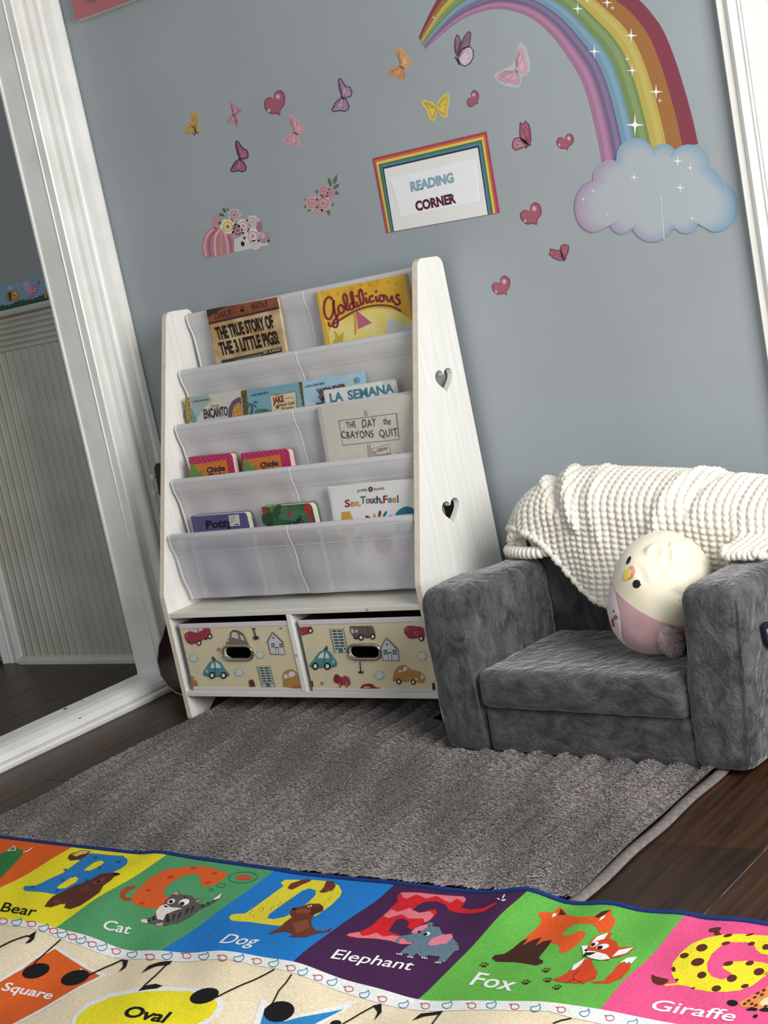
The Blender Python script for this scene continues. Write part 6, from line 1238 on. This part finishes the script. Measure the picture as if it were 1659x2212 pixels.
for x, y in ((1430, 1065), (1470, 1035), (1500, 1065), (1530, 1000), (1560, 960), (1600, 975), (1620, 930), (1540, 1080), (1640, 1090)): P.poly(R5(*ell(x, y, 20, 13, -20, 10)), gb, 4)
P.poly(R5((1630, 750), (1659, 740), (1700, 735), (1700, 790), (1620, 770)), go, 3); P.build('giraffe_print', PC[6])
word(PC[6], 'Giraffe', R5, (470, 1118), (1310, 1240), (545, 1018), RW2, .012)
# --- lower field: shapes and notes
RP().poly(R1((470, 964), (922, 1214), (100, 1660), (-400, 1900), (-500, 1500), (0, 1250), (180, 1140), (300, 1060)), RW, .4).poly(R1((470, 990), (858, 1220), (130, 1620), (-400, 1860), (-460, 1500), (0, 1275), (190, 1165), (305, 1078)), felt('square_orange', (222, 98, 38)), 1).build('square_print', ar)
word(ar, 'Square', R1, (4, 1342), (428, 1424), (62, 1276), RW2, .02)
RP().poly(R1((590, 1650), (630, 1560), (740, 1450), (930, 1368), (1200, 1323), (1450, 1312), (1640, 1318))+R2((220, 940), (350, 958), (440, 1005), (464, 1060), (430, 1130), (300, 1215), (60, 1300), (-150, 1360))+R1((700, 1800)), RW, .4).poly(R1((640, 1650), (662, 1570), (760, 1482), (950, 1402), (1200, 1360), (1450, 1348), (1640, 1352))+R2((200, 963), (330, 983), (398, 1018), (416, 1060), (380, 1130), (270, 1195), (60, 1270), (-130, 1330))+R1((740, 1770)), felt('oval_yellow', (238, 224, 44)), 1).build('oval_print', ar)
word(ar, 'Oval', R1, (1036, 1562), (1400, 1622), (1112, 1476), RB, .03)
RP().poly(R2((640, 1260), (660, 1187), (716, 1010), (800, 1072), (900, 1140), (1060, 1108), (1330, 1030), (1384, 1028), (1290, 1100), (1140, 1187), (1000, 1290)), RW, .4).poly(R2((690, 1260), (712, 1180), (742, 1076), (800, 1130), (880, 1172), (1060, 1130), (1286, 1086), (1090, 1187), (1000, 1260)), felt('star_blue', (50, 134, 196)), 1).build('star_print', ar)
def note(f, heads, stems, flags=()):
    P = RP()
    for h in heads: P.poly(f(*ell(*h)), RB, 3)
    for s in stems: P.line(f(*s), 3.0, RB, 3)
    for q in flags: P.poly(f(*q), RB, 3)
    P.build('music_note', ar)
note(R1, [], [((-20, 985), (100, 925), (240, 878))], [((235, 886), (312, 838), (292, 908), (258, 938), (216, 946), (264, 898), (252, 872))])
note(R1, [(308, 1180, 122, 60, -16)], [((262, 1155), (330, 1080), (420, 1000), (520, 912))])
note(R1, [(642, 1238, 126, 60, -16)], [((750, 1222), (900, 1150), (1045, 1085))], [((1038, 1082), (1096, 1088), (1076, 1150), (1010, 1190), (1052, 1140), (1048, 1100))])
note(R1, [], [((1225, 1315), (1340, 1210), (1450, 1100))], [((1208, 1198), (1270, 1135), (1360, 1105), (1472, 1093), (1450, 1125), (1330, 1140)), ((1180, 1352), (1225, 1310), (1330, 1290), (1390, 1308), (1340, 1330))])
note(R2, [(325, 998, 104, 50, -16)], [((410, 1008), (600, 915), (808, 814))])
note(R2, [(840, 1106, 108, 70, -12)], [((782, 1075), (840, 960), (890, 905), (928, 848))])
note(R2, [(1230, 1190, 40, 24, -10)], [((1280, 1190), (1400, 1120), (1500, 1066))], [((1488, 1064), (1546, 1052), (1546, 1112), (1494, 1170), (1520, 1110))])
note(R3, [], [((1010, 1160), (1050, 1105), (1092, 1056))], [((868, 1126), (930, 1075), (1092, 1054), (1075, 1078), (960, 1094))])
note(R4, [], [((735, 1102), (800, 1078), (885, 1060))])
